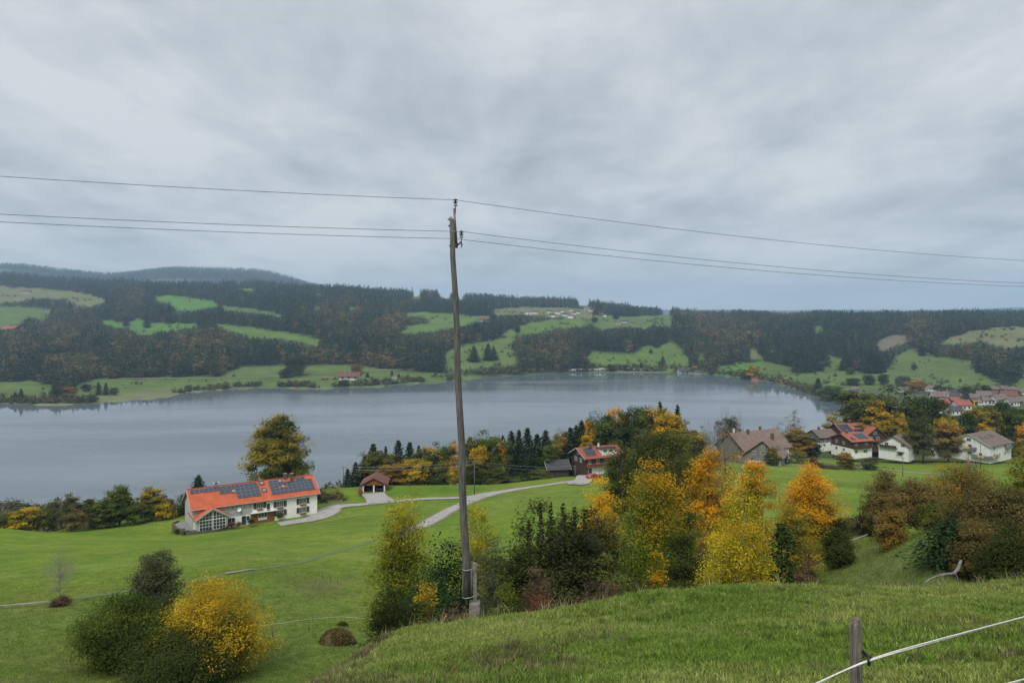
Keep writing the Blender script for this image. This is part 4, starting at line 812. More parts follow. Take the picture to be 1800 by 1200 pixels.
# ------------------------------------------------------------------ far woods
def proto(meshes, name):
    bm_ = bpy.data.objects.new(name, meshes); return bm_
def join_meshes(a, b):
    return b
FLC = leaf_mat('far conifer needles', (.018, .038, .022), (.050, .068, .030), 0, inst=True)
FLB = leaf_mat('far autumn leaves', (.045, .062, .024), (.19, .130, .05), 0, inst=True)
FLS = leaf_mat('shore scrub leaves', (.05, .06, .03), (.12, .11, .05), 0, inst=True)
def scatter(name, pts, rz, sc, tint, protos, idx, kind='stuff', label=None):
    pc = bpy.data.collections.new(name + ' kinds')
    for i, me in enumerate(protos):
        o = bpy.data.objects.new('kind%02d' % i, me); pc.objects.link(o)
    me = bpy.data.meshes.new(name); me.vertices.add(len(pts)); me.vertices.foreach_set('co', np.asarray(pts, np.float32).ravel())
    for k, t_, d in (('rz', 'FLOAT', rz), ('sc', 'FLOAT', sc), ('tint', 'FLOAT', tint), ('idx', 'INT', idx)):
        a = me.attributes.new(k, t_, 'POINT'); a.data.foreach_set('value', np.asarray(d, np.int32 if t_ == 'INT' else np.float32))
    o = bpy.data.objects.new(name, me); COL.objects.link(o); tag(o, label, kind=kind)
    g = bpy.data.node_groups.new(name, 'GeometryNodeTree'); g.interface.new_socket('Geometry', in_out='INPUT', socket_type='NodeSocketGeometry'); g.interface.new_socket('Geometry', in_out='OUTPUT', socket_type='NodeSocketGeometry')
    gi = N('NodeGroupInput', g); go = N('NodeGroupOutput', g); L = g.links.new
    ip = N('GeometryNodeInstanceOnPoints', g); ci = N('GeometryNodeCollectionInfo', g); ci.inputs[0].default_value = pc; ci.inputs['Separate Children'].default_value = True; ci.inputs['Reset Children'].default_value = True
    def att(nm, dt):
        n = N('GeometryNodeInputNamedAttribute', g, data_type=dt); n.inputs[0].default_value = nm; return n.outputs[0]
    cx_ = N('ShaderNodeCombineXYZ', g); L(att('rz', 'FLOAT'), cx_.inputs[2])
    mp = N('GeometryNodeMeshToPoints', g); L(gi.outputs[0], mp.inputs[0]); L(mp.outputs[0], ip.inputs['Points'])
    L(ci.outputs[0], ip.inputs['Instance']); ip.inputs['Pick Instance'].default_value = True; L(att('idx', 'INT'), ip.inputs['Instance Index'])
    L(cx_.outputs[0], ip.inputs['Rotation']); L(att('sc', 'FLOAT'), ip.inputs['Scale']); L(ip.outputs[0], go.inputs[0])
    md = o.modifiers.new('scatter', 'NODES'); md.node_group = g; return o
def area_pts(D0, D1, spacing, u0=-.82, u1=.82):
    n = int(0.5 * (D1 ** 2 - D0 ** 2) * (u1 - u0) / spacing ** 2)
    D = np.sqrt(D0 ** 2 + (D1 ** 2 - D0 ** 2) * rng.random(n)); u = u0 + (u1 - u0) * rng.random(n)
    x = u * D; return x, D, zg(x, D)
rng = np.random.default_rng(5)
cps_ = [conifer(200 + i, 24, 8.5, 9, 6, 1, 2.1, base=.02, droop=.3, pal=FLC)[1] for i in range(4)]
bps_ = [broad(210 + i, 19, 13, .05, 34, 5, 1.5, 'round', pal=FLB, clr=1.5)[1] for i in range(4)]
rng = np.random.default_rng(5)
PX_, PY_, PZ_ = [], [], []
for D0, D1, s_ in ((880, 1400, 7.5), (1400, 1900, 8.5), (1900, 2700, 10.5), (2700, 4600, 16)):
    x, y, z = area_pts(D0, D1, s_); PX_.append(x); PY_.append(y); PZ_.append(z)
x, y, z = map(np.concatenate, (PX_, PY_, PZ_))
k, px, py = meadow_of(x, y, z)
fb = np.interp(px, [a for a, b in FB], [b for a, b in FB])
ok = (k < 0) & (y > shore_far(px) + 12) & ((py < fb) | (y > 1600)) & (z > LAKE + 1)
x, y, z, px, py = (q[ok] for q in (x, y, z, px, py))
bro = brown_of(px, py); nz = fbm(x / 90, y / 90, 61, 3)
isb = (bro * 1.0 + nz * 1.7 + rng.normal(size=len(x)) * .45) > 0.50
tint = np.clip(0.10 + bro * 0.42 + rng.normal(size=len(x)) * .34 + fbm(x / 40, y / 40, 63, 3) * .8, 0, 1)
print('far wood', len(x), isb.sum())
sc = (0.7 + 0.75 * rng.random(len(x)) ** 1.8) * np.interp(y, [1000, 3000, 4500], [.85, 1.0, 1.3]) * (1 + .9 * fbm(x / 110, y / 110, 67, 3))
mid_in = np.zeros(len(x), bool)
for hh in (8, 15, 22):                                   # trees at the lower rim of a clearing are young and low
    k2_, _a, _b = meadow_of(x, y, z + hh * sc, .6); mid_in |= k2_ >= 0
sc = np.where(mid_in, sc * .34, sc); drop = mid_in & (rng.random(len(x)) < .35)
x, y, z, px, py, isb, tint, sc = (q[~drop] for q in (x, y, z, px, py, isb, tint, sc))
Pp = np.stack([x, y, z - 0.8], 1)
for nm, s_, pr in (('far_conifer_wood', ~isb, cps_), ('far_autumn_wood', isb, bps_)):
    n = int(s_.sum()); scatter(nm, Pp[s_], rng.random(n) * 6.28, sc[s_], tint[s_], pr, rng.integers(0, 4, n))
xm, ym, zm = area_pts(950, 2700, 13); km, pa_, pb_ = meadow_of(xm, ym, zm, 1.6); stripm = (ym < 1500) & (pb_ > np.interp(pa_, [a for a, b in FB], [b for a, b in FB])) & (ym > shore_far(pa_) + 20)
keep = ((km >= 0) | stripm) & (rng.random(len(xm)) < np.clip((fbm(xm / 70, ym / 70, 66, 3) - .06) * 3.2, .004, .7)); xm, ym, zm = xm[keep], ym[keep], zm[keep]; n = len(xm)
scatter('far_meadow_bushes', np.stack([xm, ym, zm - .5], 1), rng.random(n) * 6.28, .4 + 1.0 * rng.random(n) ** 2, rng.random(n) * .7, [broad(250 + i, 5, 6, .02, 22, 5, .7, 'dome', pal=FLS, clr=1.4)[1] for i in range(3)], rng.integers(0, 3, n))
x, y, z = area_pts(5600, 7800, 30, -.75, -.1); nn = fbm(x / 260, y / 260, 8, 4) < 0.13; x, y, z = x[nn], y[nn], z[nn]; n = len(x)
scatter('distant_hill_wood', np.stack([x, y, z - 2], 1), rng.random(n) * 6.28, 1.0 + rng.random(n), rng.random(n), cps_, rng.integers(0, 4, n))
# scrub along the far shore and hedges in the strip
n = 5200; px = rng.random(n) * 2000 - 100; y = shore_far(px) + 6 + np.abs(rng.normal(size=n)) * 22 * np.interp(px, [0, 400, 600, 850, 1250, 1350, 1500, 1700], [1.2, .5, .8, 1.3, 1.6, 1.6, 1.5, 1.4])
x = (px - 900) / F * y; dn = fbm(x / 30, y / 30, 71, 3); keep = (dn > np.interp(px, [0, 150, 180, 280, 330, 500, 700, 830, 860, 1200, 1340, 1380, 1480, 1520, 1600], [-.1, -.1, .3, .3, 0, -.02, .05, .05, -.2, -.15, -.2, -.1, -.3, -.3, .9])) & ((px < 545) | (px > 640) | (y > shore_far(px) + 55) | (y < shore_far(px) + 12))
x, y = x[keep], y[keep]; z = zg(x, y); keep = z > LAKE + .3; x, y, z = x[keep], y[keep], z[keep]; n = len(x)
scr = [broad(230 + i, 5, 6, .02, 22, 5, .7, 'dome', pal=FLS, clr=1.4)[1] for i in range(3)]
scatter('shore_scrub', np.stack([x, y, z - .3], 1), rng.random(n) * 6.28, .4 + rng.random(n) ** 2 * 1.3, rng.random(n), scr, rng.integers(0, 3, n))
# brush below the ridge and down to the village, seen in the gaps between the single trees
x, y, z = area_pts(250, 420, 5.5, -.72, .32); pxx = 900 + F * x / y
crest = np.interp(pxx, [0, 300, 450, 600, 850, 1000, 1150, 1350], [165, 196, 216, 240, 244, 248, 285, 320]); kk = (y > crest + 8) & (z < -60); x, y, z = x[kk], y[kk], z[kk]; n = len(x)
scatter('lakeside_slope_scrub', np.stack([x, y, z - .3], 1), rng.random(n) * 6.28, .7 + rng.random(n) * 0.9, rng.random(n), scr, rng.integers(0, 3, n))
x, y, z = area_pts(335, 640, 8.5, .48, .8); n = len(x); k2 = vn(x / 30, y / 30, 77) > .25; x, y, z = x[k2], y[k2], z[k2]; n = len(x)
FLV = leaf_mat('valley wood leaves', (.030, .042, .018), (.12, .11, .03), 0, inst=True)
vps = [broad(240 + i, 13, 10, .05, 60, 16, .5, 'round', pal=FLV, clr=1.2)[1] for i in range(3)]
scatter('valley_wood', np.stack([x, y, z - .5], 1), rng.random(n) * 6.28, .55 + rng.random(n) * 0.5, rng.random(n), vps, rng.integers(0, 3, n))

# ------------------------------------------------------------------ grass
def grass_tuft(seed, nb, h, sprd, m):
    r = np.random.default_rng(seed); mb = MB()
    for i in range(nb):
        a = r.random() * 6.28; d = sprd * r.random() ** .6; x0, y0 = d * math.cos(a), d * math.sin(a); hh = h * (.5 + .7 * r.random()); b = r.random() * 6.28; ln = hh * (.25 + .7 * r.random()); w_ = .0035 + .0045 * r.random()
        c, s = math.cos(b), math.sin(b)
        p = [(x0 - s * w_, y0 + c * w_, 0), (x0 + s * w_, y0 - c * w_, 0), (x0 + c * ln * .35 + s * w_ * .8, y0 + s * ln * .35 - c * w_ * .8, hh * .6), (x0 + c * ln * .35 - s * w_ * .8, y0 + s * ln * .35 + c * w_ * .8, hh * .6), (x0 + c * ln, y0 + s * ln, hh)]
        mb.add(p, [(0, 1, 2, 3), (3, 2, 4)])
    me = mb.mesh('tuft', m); q = me.attributes.new('rnd', 'FLOAT', 'FACE'); v = np.repeat(r.random(nb), 2).astype(np.float32); q.data.foreach_set('value', v); return me
GR = leaf_mat('grass blades', (.130, .205, .034), (.29, .31, .095), .35, inst=True)
rng = np.random.default_rng(9)
tufts = [grass_tuft(300 + i, 28, .07, .11, GR) for i in range(3)] + [grass_tuft(310 + i, 34, .12, .09, GR) for i in range(2)]
n = 230000; y = 1.5 + 23 * rng.random(n) ** .75; u = -.8 + 1.6 * rng.random(n); x = u * (y + 2)
z = znear(x, y); k3 = (x > -9) & (x < 26) & (z > zfan(x, y) - .1) & ~((x < -2.7) & (x > -4.1) & (fbm(x, y, 52, 3) > -.05))
x, y, z = x[k3], y[k3], z[k3]; n = len(x)
big_ = fbm(x / 1.6, y / 1.6, 53, 3) > .12
dry = np.clip(.28 + 1.3 * fbm(x / 3.5, y / 3.5, 51, 4) + 1.0 * fbm(x / .9, y / .9, 57, 3) + .2 * rng.normal(size=n), 0, 1)
idx = np.where(big_ & (rng.random(n) < .35), rng.integers(3, 5, n), rng.integers(0, 3, n))
GRD = leaf_mat('withered weed blades', (.075, .085, .035), (.19, .16, .075), .3, inst=True)
wt = [grass_tuft(330 + i, 30, .16, .10, GRD) for i in range(3)]
nd = 26000; yd = 2 + 20 * rng.random(nd) ** .8; xd = (-.8 + 1.6 * rng.random(nd)) * (yd + 1); zd = znear(xd, yd)
pr_ = np.clip((fbm(xd / 1.8, yd / 1.8, 58, 3) - .10) * 6, 0, 1) * .75 + np.exp(-((xd + 3.1 + 0.1 * (yd - 12)) / 0.7) ** 2) * .6
kd_ = (rng.random(nd) < pr_) & (xd > -6) & (xd < 20); xd, yd, zd = xd[kd_], yd[kd_], zd[kd_]; nd = len(xd)
scatter('withered_weeds', np.stack([xd, yd, zd], 1), rng.random(nd) * 6.28, .5 + .6 * rng.random(nd), rng.random(nd), wt, rng.integers(0, 3, nd))
tall = [grass_tuft(340 + i, 9, .45, .10, leaf_mat('tall dry stems', (.20, .19, .09), (.42, .36, .20), .3, inst=True)) for i in range(3)]
nd = 2600; xd = -3.5 + 22 * rng.random(nd); yd = 18.9 + .2 * (xd + 1) + .9 + .7 * rng.normal(size=nd); kd_ = rng.random(nd) < np.clip(.45 + 2 * fbm(xd / 1.2, yd / 3, 59, 3), .03, 1); xd, yd = xd[kd_], yd[kd_]; nd = len(xd)
scatter('tall_edge_grass', np.stack([xd, yd, zg(xd, yd)], 1), rng.random(nd) * 6.28, .45 + .75 * rng.random(nd) ** 2, rng.random(nd), tall, rng.integers(0, 3, nd))
scatter('slope_grass', np.stack([x, y, z - .01], 1), rng.random(n) * 6.28, (.6 + .7 * rng.random(n)) * np.interp(y, [2, 8, 24], [.8, 1.0, 1.35]), dry, tufts, idx)
# rougher grass further off
n = 90000; y = 28 + 60 * rng.random(n) ** .8; u = -.8 + 1.6 * rng.random(n); x = u * y; z = zfan(x, y); k3 = z > znear(x, y) ; pxx = 900 + F * u
k3 &= rng.random(n) < np.interp(y, [28, 50, 88], [1, .8, .05])
x, y, z = x[k3], y[k3], z[k3]; n = len(x)
GR2 = leaf_mat('meadow blades', (.135, .215, .028), (.26, .25, .075), .4, inst=True)
t2 = [grass_tuft(320 + i, 24, .09, .30, GR2) for i in range(3)]
scatter('meadow_grass', np.stack([x, y, z - .02], 1), rng.random(n) * 6.28, .7 + .7 * rng.random(n), np.clip(.3 + 1.5 * fbm(x / 7, y / 7, 92, 4) + .2 * rng.normal(size=n), 0, 1), t2, rng.integers(0, 3, n))
# ------------------------------------------------------------------ power pole in the foreground
def pp(px, py, D): return Vector(((px - 900) / F * D, D, -(py - HY) / F * D))
OLDWOOD = mat('weathered pole wood', (.165, .155, .14), 0.9, (.06, .055, .05), 5.0, 0.7, 9, stretch=(6, 6, .5))
OLDWOOD2 = mat('grey split wood', (.24, .21, .185), 0.9, (.12, .10, .085), 5.0, 0.7, 9, stretch=(6, 6, .5))
CONC = mat('old concrete', (.26, .24, .215), 0.95, (.15, .14, .12), 7, 0.6, 20)
STEEL = mat('galvanised steel', (.42, .43, .43), 0.5, (.30, .31, .31), 12, metal=.7)
RUST = mat('rusty iron', (.07, .045, .035), 0.8, (.04, .03, .03), 12, metal=.3)
PORC = mat('dark glazed porcelain', (.035, .022, .018), 0.25, spec=.6)
PORC2 = mat('grey glazed porcelain', (.22, .20, .19), 0.3, spec=.6)
D0 = 18.7
pb = pp(835, 1084, D0); pole = empty('power_pole', pb, 0, 'weathered wooden power pole with two insulators at the crest of the slope', 'power pole')
def lp(px, py, D=D0): return pp(px, py, D) - pb
a, b = lp(821.5, 1052, D0 - .05), lp(794.5, 386, D0 - .05)
pts = [a.lerp(b, t / 10) + Vector((.018 * math.sin(t * 1.9), 0, 0)) for t in range(11)]
MB().tube(pts, [.105 - .04 * t / 10 for t in range(11)], 12).build('shaft', OLDWOOD, pole, True)
c = lp(792.3, 386); MB().lathe([(.085, -.01), (.085, 0), (.075, .01), (.0, .085)], c, 10).build('cap', OLDWOOD2, pole)
MB().tube([lp(803, 436, D0 + .02), lp(798, 366, D0 + .02)], [.034, .028], 6).build('top_splint', OLDWOOD2, pole, True)
def insulator(px, py, stem_to):
    k = lp(px, py); s = (lp(px, py + 13) - k).length / .19
    i = MB().lathe([(0, 0), (.028, -.002), (.064, -.026), (.066, -.032), (.022, -.036), (.022, -.056), (.062, -.066), (.062, -.072), (.022, -.076), (.022, -.096), (.060, -.104), (.060, -.110), (.03, -.118)], k, 14).build('insulator', PORC, pole, True)
    MB().lathe([(.03, -.118), (.026, -.135), (.05, -.158), (.052, -.176), (.03, -.186), (0, -.186)], k, 14).build('insulator_skirt', PORC2, i, True)
    MB().tube([k + Vector((0, 0, -.18)), k + Vector((.002, 0, -.18 - stem_to))], .011, 6).build('pin', RUST, i)
insulator(800.6, 349.6, .19); insulator(811, 405.3, .26)
MB().tube([lp(800, 434), lp(811.5, 425)], .030, 4).build('bracket', RUST, pole)
for px, py in ((789.5, 397), (791, 432), (812, 430)):
    MB().tube([lp(px - 1.2, py, D0 - .1), lp(px + 1.2, py, D0 - .1)], .022, 6).build('bolt', RUST, pole)
MB().tube([lp(791, 406.5, D0 - .115), lp(801, 406.5, D0 - .115)], .008, 4).build('wire_band', STEEL, pole)
MB().tube([lp(835.5, 1062, D0 + .02), lp(834.5, 989, D0 + .02)], .062, 4).build('concrete_stub', CONC, pole)
MB().tube([lp(816.5, 1050), lp(816.5, 1001)], .055, 7).build('splint', OLDWOOD2, pole, True)
MB().tube([lp(827.5, 1050), lp(826.5, 1001)], .065, 7).build('splint', OLDWOOD2, pole, True)
for y0, y1, x1 in ((1001, 993, 841), (1050, 1044, 842)):
    MB().tube([lp(813.5, y0, D0 - .12), lp(819, y0 + 1.5, D0 - .2), lp(828, y0 - .5, D0 - .17), lp(x1, y1, D0 - .08), lp(831, y1 - 6, D0 + .15), lp(815, y0 - 3, D0 + .16), lp(813.5, y0, D0 - .12)], .012, 6).build('clamp', STEEL, pole, True)
c = lp(834.5, 1057); mb = MB(); w = .13
mb.add([(c.x - w, c.y - w, c.z), (c.x + w, c.y - w, c.z), (c.x + w, c.y + w, c.z), (c.x - w, c.y + w, c.z), (c.x - w * 1.15, c.y - w * 1.15, c.z - .9), (c.x + w * 1.1, c.y - w * 1.15, c.z - .9), (c.x + w * 1.1, c.y + w * 1.15, c.z - .9), (c.x - w * 1.15, c.y + w * 1.15, c.z - .9)], [(0, 1, 2, 3), (0, 4, 5, 1), (1, 5, 6, 2), (2, 6, 7, 3), (3, 7, 4, 0)])
mb.build('footing', CONC, pole, bevel=.02)
WIRE = mat('dark power cable', (.06, .06, .062), 0.6)
def span(mid_, l_, r_, label):
    m_, l_, r_ = (Vector(q) for q in (mid_, l_, r_)); pts = []
    for k in range(-40, 101):
        t = k / 40
        e, s = (l_, -t) if t < 0 else (r_, t)
        p = m_.lerp(e, s) if s <= 1 else e + (e - m_) * (s - 1)
        p = p + Vector((0, 0, -.10 * s * (1 - s) if s <= 1 else -.0 * s)); pts.append(p)
    left = [m_ + (l_ - m_) * s + Vector((0, 0, -.16 * s + .16 * s * s)) for s in np.linspace(2.4, 0, 40)]
    right = [m_ + (r_ - m_) * s + Vector((0, 0, -.75 * s + .75 * s * s)) for s in np.linspace(0, 2.6, 60)][1:]
    o = MB().tube(left + right, .006, 5).build('power_line', WIRE, None, True); tag(o, label, 'power line', 'power lines on the pole')
span(pp(800.6, 351.5, 18.7), pp(0, 310, 15.6), pp(1800, 458, 26.4), 'uppermost power line, running over the top insulator')
span(pp(811, 407, 18.7), pp(0, 376.5, 15.6), pp(1800, 497.5, 26.4), 'middle power line, held by the side insulator')
span(pp(799, 419.5, 19.0), pp(0, 390, 15.8), pp(1800, 503.5, 26.8), 'lowest power line, passing behind the pole shaft')

# ------------------------------------------------------------------ pasture fence at the lower right
f0 = pp(1505, 1200, 5.2); f0.z = float(znear(f0.x, f0.y)); post = empty('fence_post', f0, 0, 'weathered split fence post with black ring insulator at the lower right', 'fence post')
top = pp(1505, 1087, 5.2) - f0; mb = MB(); n = 16; v = []; f = []
HP = top.z
rs = [(0, 1.0), (.3, 1.0), (.6, .98), (.9, .97), (.965, .9), (1.0, .55)]
for i, (h, s) in enumerate(rs):
    for j in range(n):
        t = 2 * math.pi * j / n; r = .042 * s * (1 + .07 * math.sin(3 * t + 1) + .05 * math.sin(5 * t)) * (.72 if j == 12 else 1)
        v.append((r * math.cos(t), r * math.sin(t), HP * h - (.25 if i == 0 else 0) + .004 * math.sin(7 * t) * (i == 5)))
for i in range(len(rs) - 1):
    for j in range(n): j2 = (j + 1) % n; f.append((i * n + j, i * n + j2, (i + 1) * n + j2, (i + 1) * n + j))
f.append(tuple((len(rs) - 1) * n + j for j in range(n)))
FPW = mat('split fence wood', (.34, .31, .26), 0.9, (.15, .12, .09), 14.0, 0.9, 40, stretch=(3, 3, .22))
mb.add(v, f).build('shaft', FPW, post)
BLK = mat('black plastic', (.012, .013, .016), 0.45, spec=.5)
rc_ = pp(1528, 1160, 5.10) - f0
ringp = [rc_ + Vector((.017 * math.cos(t), .022 * math.cos(t), .031 * math.sin(t))) for t in np.linspace(0, 2 * math.pi, 25)]
ri = MB().tube(ringp, .0085, 8).build('ring_insulator', BLK, post, True)
MB().tube([Vector((.035, -.01, rc_.z + .026)).lerp(rc_ + Vector((-.008, 0, .030)), t / 12) for t in range(13)], [.013 if t % 2 else .008 for t in range(13)], 8).build('screw', BLK, ri, True)
TAPE = mat('white electric rope', (.78, .77, .72), 0.6, (.50, .49, .45), 60)
def rope(pts, r, name, label):
    P_ = [Vector(p) for p in pts]; out = []
    for i in range(len(P_) - 1):
        p0, p1, p2, p3 = P_[max(i - 1, 0)], P_[i], P_[i + 1], P_[min(i + 2, len(P_) - 1)]
        for k in range(24):
            t = k / 24; out.append(0.5 * ((2 * p1) + (p2 - p0) * t + (2 * p0 - 5 * p1 + 4 * p2 - p3) * t * t + (3 * p1 - p0 - 3 * p2 + p3) * t ** 3))
    out.append(P_[-1]); root = empty(name, out[0], 0, label, 'fence rope', 'electric fence ropes')
    out = [q - out[0] for q in out]
    for ph in (0, math.pi):
        MB().tube([q + Vector((.0, .004 * math.cos(i * .07 + ph), .0062 * math.sin(i * .045 + ph + 1.2))) for i, q in enumerate(out)], r, 6).build('strand', TAPE, root, True)
rope([pp(1250, 1293, 4.45), pp(1440, 1199, 4.85), pp(1528, 1160, 5.1), pp(1640, 1127, 5.6), pp(1800, 1084, 6.5), pp(1960, 1042, 7.6), pp(2300, 960, 10.5)], .0052, 'fence_rope', 'white twin strand electric rope running through the black ring')
rope([pp(1640, 1240, 4.6), pp(1780, 1199, 4.9), pp(1860, 1178, 5.2), pp(2100, 1120, 6.4)], .004, 'fence_rope', 'second white rope just touching the bottom right corner')

# fallen branch by the thicket
DEAD = mat('bleached dead wood', (.25, .23, .21), 0.9, (.12, .105, .09), 6, 0.6, 20)
fb0 = at(1668, 23.2); fbr = empty('fallen_branch', fb0, 0, 'bleached fallen branch lying at the thicket edge on the right', 'branch')
def q(px, py, D): return pp(px, py, D) - fb0
MB().tube([q(1624, 1023, 22.2), q(1642, 1014, 22.6), q(1660, 1009, 23), q(1676, 1008, 23.4), q(1684, 1000, 23.8), q(1689, 985, 24.1)], [.015, .028, .04, .05, .055, .045], 8).build('limb', DEAD, fbr, True)
MB().tube([q(1676, 1006, 23.2), q(1682, 1012, 23.3), q(1684, 1018, 23.2)], [.025, .018, .01], 6).build('twig', DEAD, fbr, True)
MB().tube([q(1648, 1014, 22.7), q(1652, 1007, 22.8), q(1658, 1006, 22.6)], [.016, .012, .006], 5).build('twig', DEAD, fbr, True)
# brush heap on the meadow
hp = at(592, 45); MOUND = mat('heap of dead leaves', (.095, .075, .035), 1.0, (.06, .05, .025), 3, 1.0, 6)
def heap(name, label, px, D, w, h):
    p = at(px, D, -.25); mb = MB(); nr, nc = 8, 22
    for i in range(nr):
        t = i / (nr - 1)
        for j in range(nc):
            an = 2 * math.pi * j / nc; r = w / 2 * math.cos(t * 1.5) ** .7 * (1 + .14 * math.sin(3 * an + 1) + .08 * math.sin(7 * an + i))
            mb.v.append((r * math.cos(an), r * math.sin(an) * .8, h * math.sin(t * 1.5) * (1 + .1 * math.sin(5 * an))))
    for i in range(nr - 1):
        for j in range(nc): j2 = (j + 1) % nc; mb.f.append((i * nc + j, i * nc + j2, (i + 1) * nc + j2, (i + 1) * nc + j)); mb.uv.append(None)
    mb.f.append(tuple((nr - 1) * nc + j for j in range(nc))); mb.uv.append(None)
    r = empty(name, p, 0, label, 'heap'); mb.build('mound', MOUND, r, True)
    n = 2600; an = rng.random(n) * 6.28; t = rng.random(n) * 1.5; R_ = w / 2 * np.cos(t) ** .7 * 1.02
    Pn = np.stack([R_ * np.cos(an), R_ * np.sin(an) * .8, h * np.sin(t) * 1.03 + .02], 1)
    o = bpy.data.objects.new('leaf_litter', leaf_mesh('leaf_litter', Pn, rng.normal(size=(n, 3)), .085, rng.random(n), rng.random(n), LP['brown' if w > 1.5 else 'olive'])); link(o, r); tag(o, kind='stuff')
heap('leaf_heap', 'low brown heap of brush and leaves on the left meadow', 592, 44, 2.1, .95)
heap('leaf_heap', 'small green brown tuft heap just behind the brown one', 602, 49, .8, .45)
for i, (px, py, lab) in enumerate(((564, 1142, 'white mushroom on the meadow, left of the three'), (573, 1143, 'white mushroom on the meadow, right low one of three'), (576, 1134, 'white mushroom on the meadow, upper one of three'))):
    p = at(px, 36.5 + .9 * (py == 1134), 0); mr = empty('mushroom', p, 0, lab, 'mushroom', 'white mushrooms on the meadow')
    MB().lathe([(.03, 0), (.025, .12)], (0, 0, 0), 8).build('stem', mat('mushroom white', (.7, .68, .62)), mr); MB().lathe([(.0, .10), (.10, .11), (.09, .15), (.0, .18)], (0, 0, 0), 10).build('cap', MATS['mushroom white'], mr, True)
# thin stakes and the electric line on the left meadow
STK = mat('stake wood', (.20, .16, .11), .9, (.10, .08, .06), 8)
def stake(px, D, h, label, group='thin fence stakes on the meadows', r=.03):
    p = at(px, D, -.1); o = MB().tube([(0, 0, 0), (.02, 0, h * .5), (.01, .01, h)], [r * 1.2, r, r * .8], 6).build('fence_stake', STK, None, True); o.location = p; tag(o, label, 'fence stake', group); return p
for px, D, h, lab in ((567, 74, 1.1, 'wooden stake on the meadow below the farmhouse, leftmost of three'), (581, 73, .9, 'wooden stake below the farmhouse, middle of three'), (593, 72, .9, 'wooden stake below the farmhouse, right of three'),
                      (543, 47, .9, 'thin stake carrying the pale line on the lower meadow'), (479, 46, .8, 'thin stake at the left end of the pale line'), (802, 168, 1.5, 'road stake by the forking lane near the pole'),
                      (757, 150, 1.3, 'road stake at the lane end beside the birch top'), (1370, 118, 2.6, 'tall thin stake on the meadow beside the lone orange maple'), (124, 40, 1.0, 'thin stake on the lower left meadow'), (1496, 56, .9, 'stake in the hollow beside the dark bush')): stake(px, D, h, lab)
pts = [at(px, D, .75) for px, D in ((400, 44.5), (479, 46), (543, 47), (600, 48), (660, 48))]
o = MB().tube(pts, .007, 5).build('fence_wire', TAPE, None); tag(o, 'pale electric fence line across the lower left meadow', 'fence wire')
pts = [at(px, D, .5) for px, D in ((1462, 52), (1480, 54), (1496, 56), (1525, 60))]
o = MB().tube(pts, .02, 5).build('fence_wire', TAPE, None); tag(o, 'short pale fence line in the hollow behind the dark bush', 'fence wire')

# ------------------------------------------------------------------ small utility poles around the farms
def upole(px, D, top, label, arm=True, r=.13):
    p = at(px, D); H = -(top - HY) / F * D - p.z; rt = empty('utility_pole', (p.x, p.y, p.z - .3), 0, label, 'utility pole', 'small utility poles by the farms')
    MB().tube([(0, 0, 0), (0, 0, H + .3)], [r, r * .7], 8).build('shaft', OLDWOOD, rt, True)
    if arm: MB().box(-.6, -.05, H - .1, .6, .05, H + .02).build('crossarm', OLDWOOD, rt)
    return Vector((p.x, p.y, p.z + H))
u1 = upole(604, 236, 819, 'utility pole on the grass edge left of the garage')
upole(609, 237, 821, 'thinner utility pole right next to the one left of the garage', False, .09)
u2 = upole(834, 192, 809, 'utility pole at the lane fork just right of the big pole')
u3 = upole(1011, 220, 818, 'utility pole in front of the dark barn')
u4 = upole(1587, 232, 803, 'utility pole on the lawn before the two village birches')
upole(1724, 262, 780, 'thin utility pole at the gable of the largest white house', False)
LW = mat('thin grey wire', (.25, .25, .25), .6)
def wire_run(name_lab, pl):
    mb = MB()
    for a, b in zip(pl[:-1], pl[1:]): mb.tube([a.lerp(b, t / 12) + Vector((0, 0, -.9 * 4 * (t / 12) * (1 - t / 12))) for t in range(13)], .03, 3)
    o = mb.build('overhead_wire', LW); tag(o, name_lab, 'overhead wire', 'thin wires between the small poles')
wire_run('upper thin wire from the garage past the lane fork to the barn', [u1, u2, u3]); wire_run('lower thin wire from the garage past the lane fork to the barn', [p + Vector((.5, 0, -.9)) for p in (u1, u2, u3)])
wire_run('thin wire over the village lawn right of the lane', [u3 + Vector((25, 18, 0)), u4])

# ------------------------------------------------------------------ houses
WHITE = mat('white render', (.83, .82, .76), .9, (.72, .71, .65), 1.2, .15, 8)
WHITE2 = mat('greyish white render', (.74, .74, .71), .9, (.58, .58, .56), .8, .15, 8)
GREYR = mat('grey render', (.42, .43, .42), .9, (.33, .34, .33), 1.0, .15, 8)
DWOOD = plank_mat('dark brown boards', (.045, .026, .018), (.085, .05, .03))
GWOOD = plank_mat('grey weathered boards', (.13, .125, .12), (.22, .21, .20))
BWOOD = plank_mat('red brown boards', (.17, .065, .030), (.24, .10, .045))
BLACKW = plank_mat('blackened boards', (.03, .024, .02), (.06, .05, .042))
GLASS = mat('dark window glass', (.03, .04, .05), .08, spec=.9)
FRAME = mat('white window frame', (.72, .72, .70), .5)
SHUT = mat('dark green grey shutter', (.055, .055, .045), .7)
PANELM = mat('solar cell blue', (.013, .018, .034), .25, (.018, .025, .045), 2, spec=.6)
ALU = mat('aluminium frame', (.20, .22, .25), .5, metal=.3)
FLOWER = mat('red geraniums', (.32, .04, .04), .9, (.08, .10, .03), 9)
R_OW = tile_mat('worn orange tiles', (.44, .15, .085), (.33, .11, .07)); R_OR = tile_mat('orange clay tiles', (.62, .145, .065), (.52, .115, .055)); R_RED = tile_mat('red clay tiles', (.40, .12, .075), (.30, .09, .06)); R_BR = tile_mat('brown grey tiles', (.22, .165, .14), (.17, .125, .105))
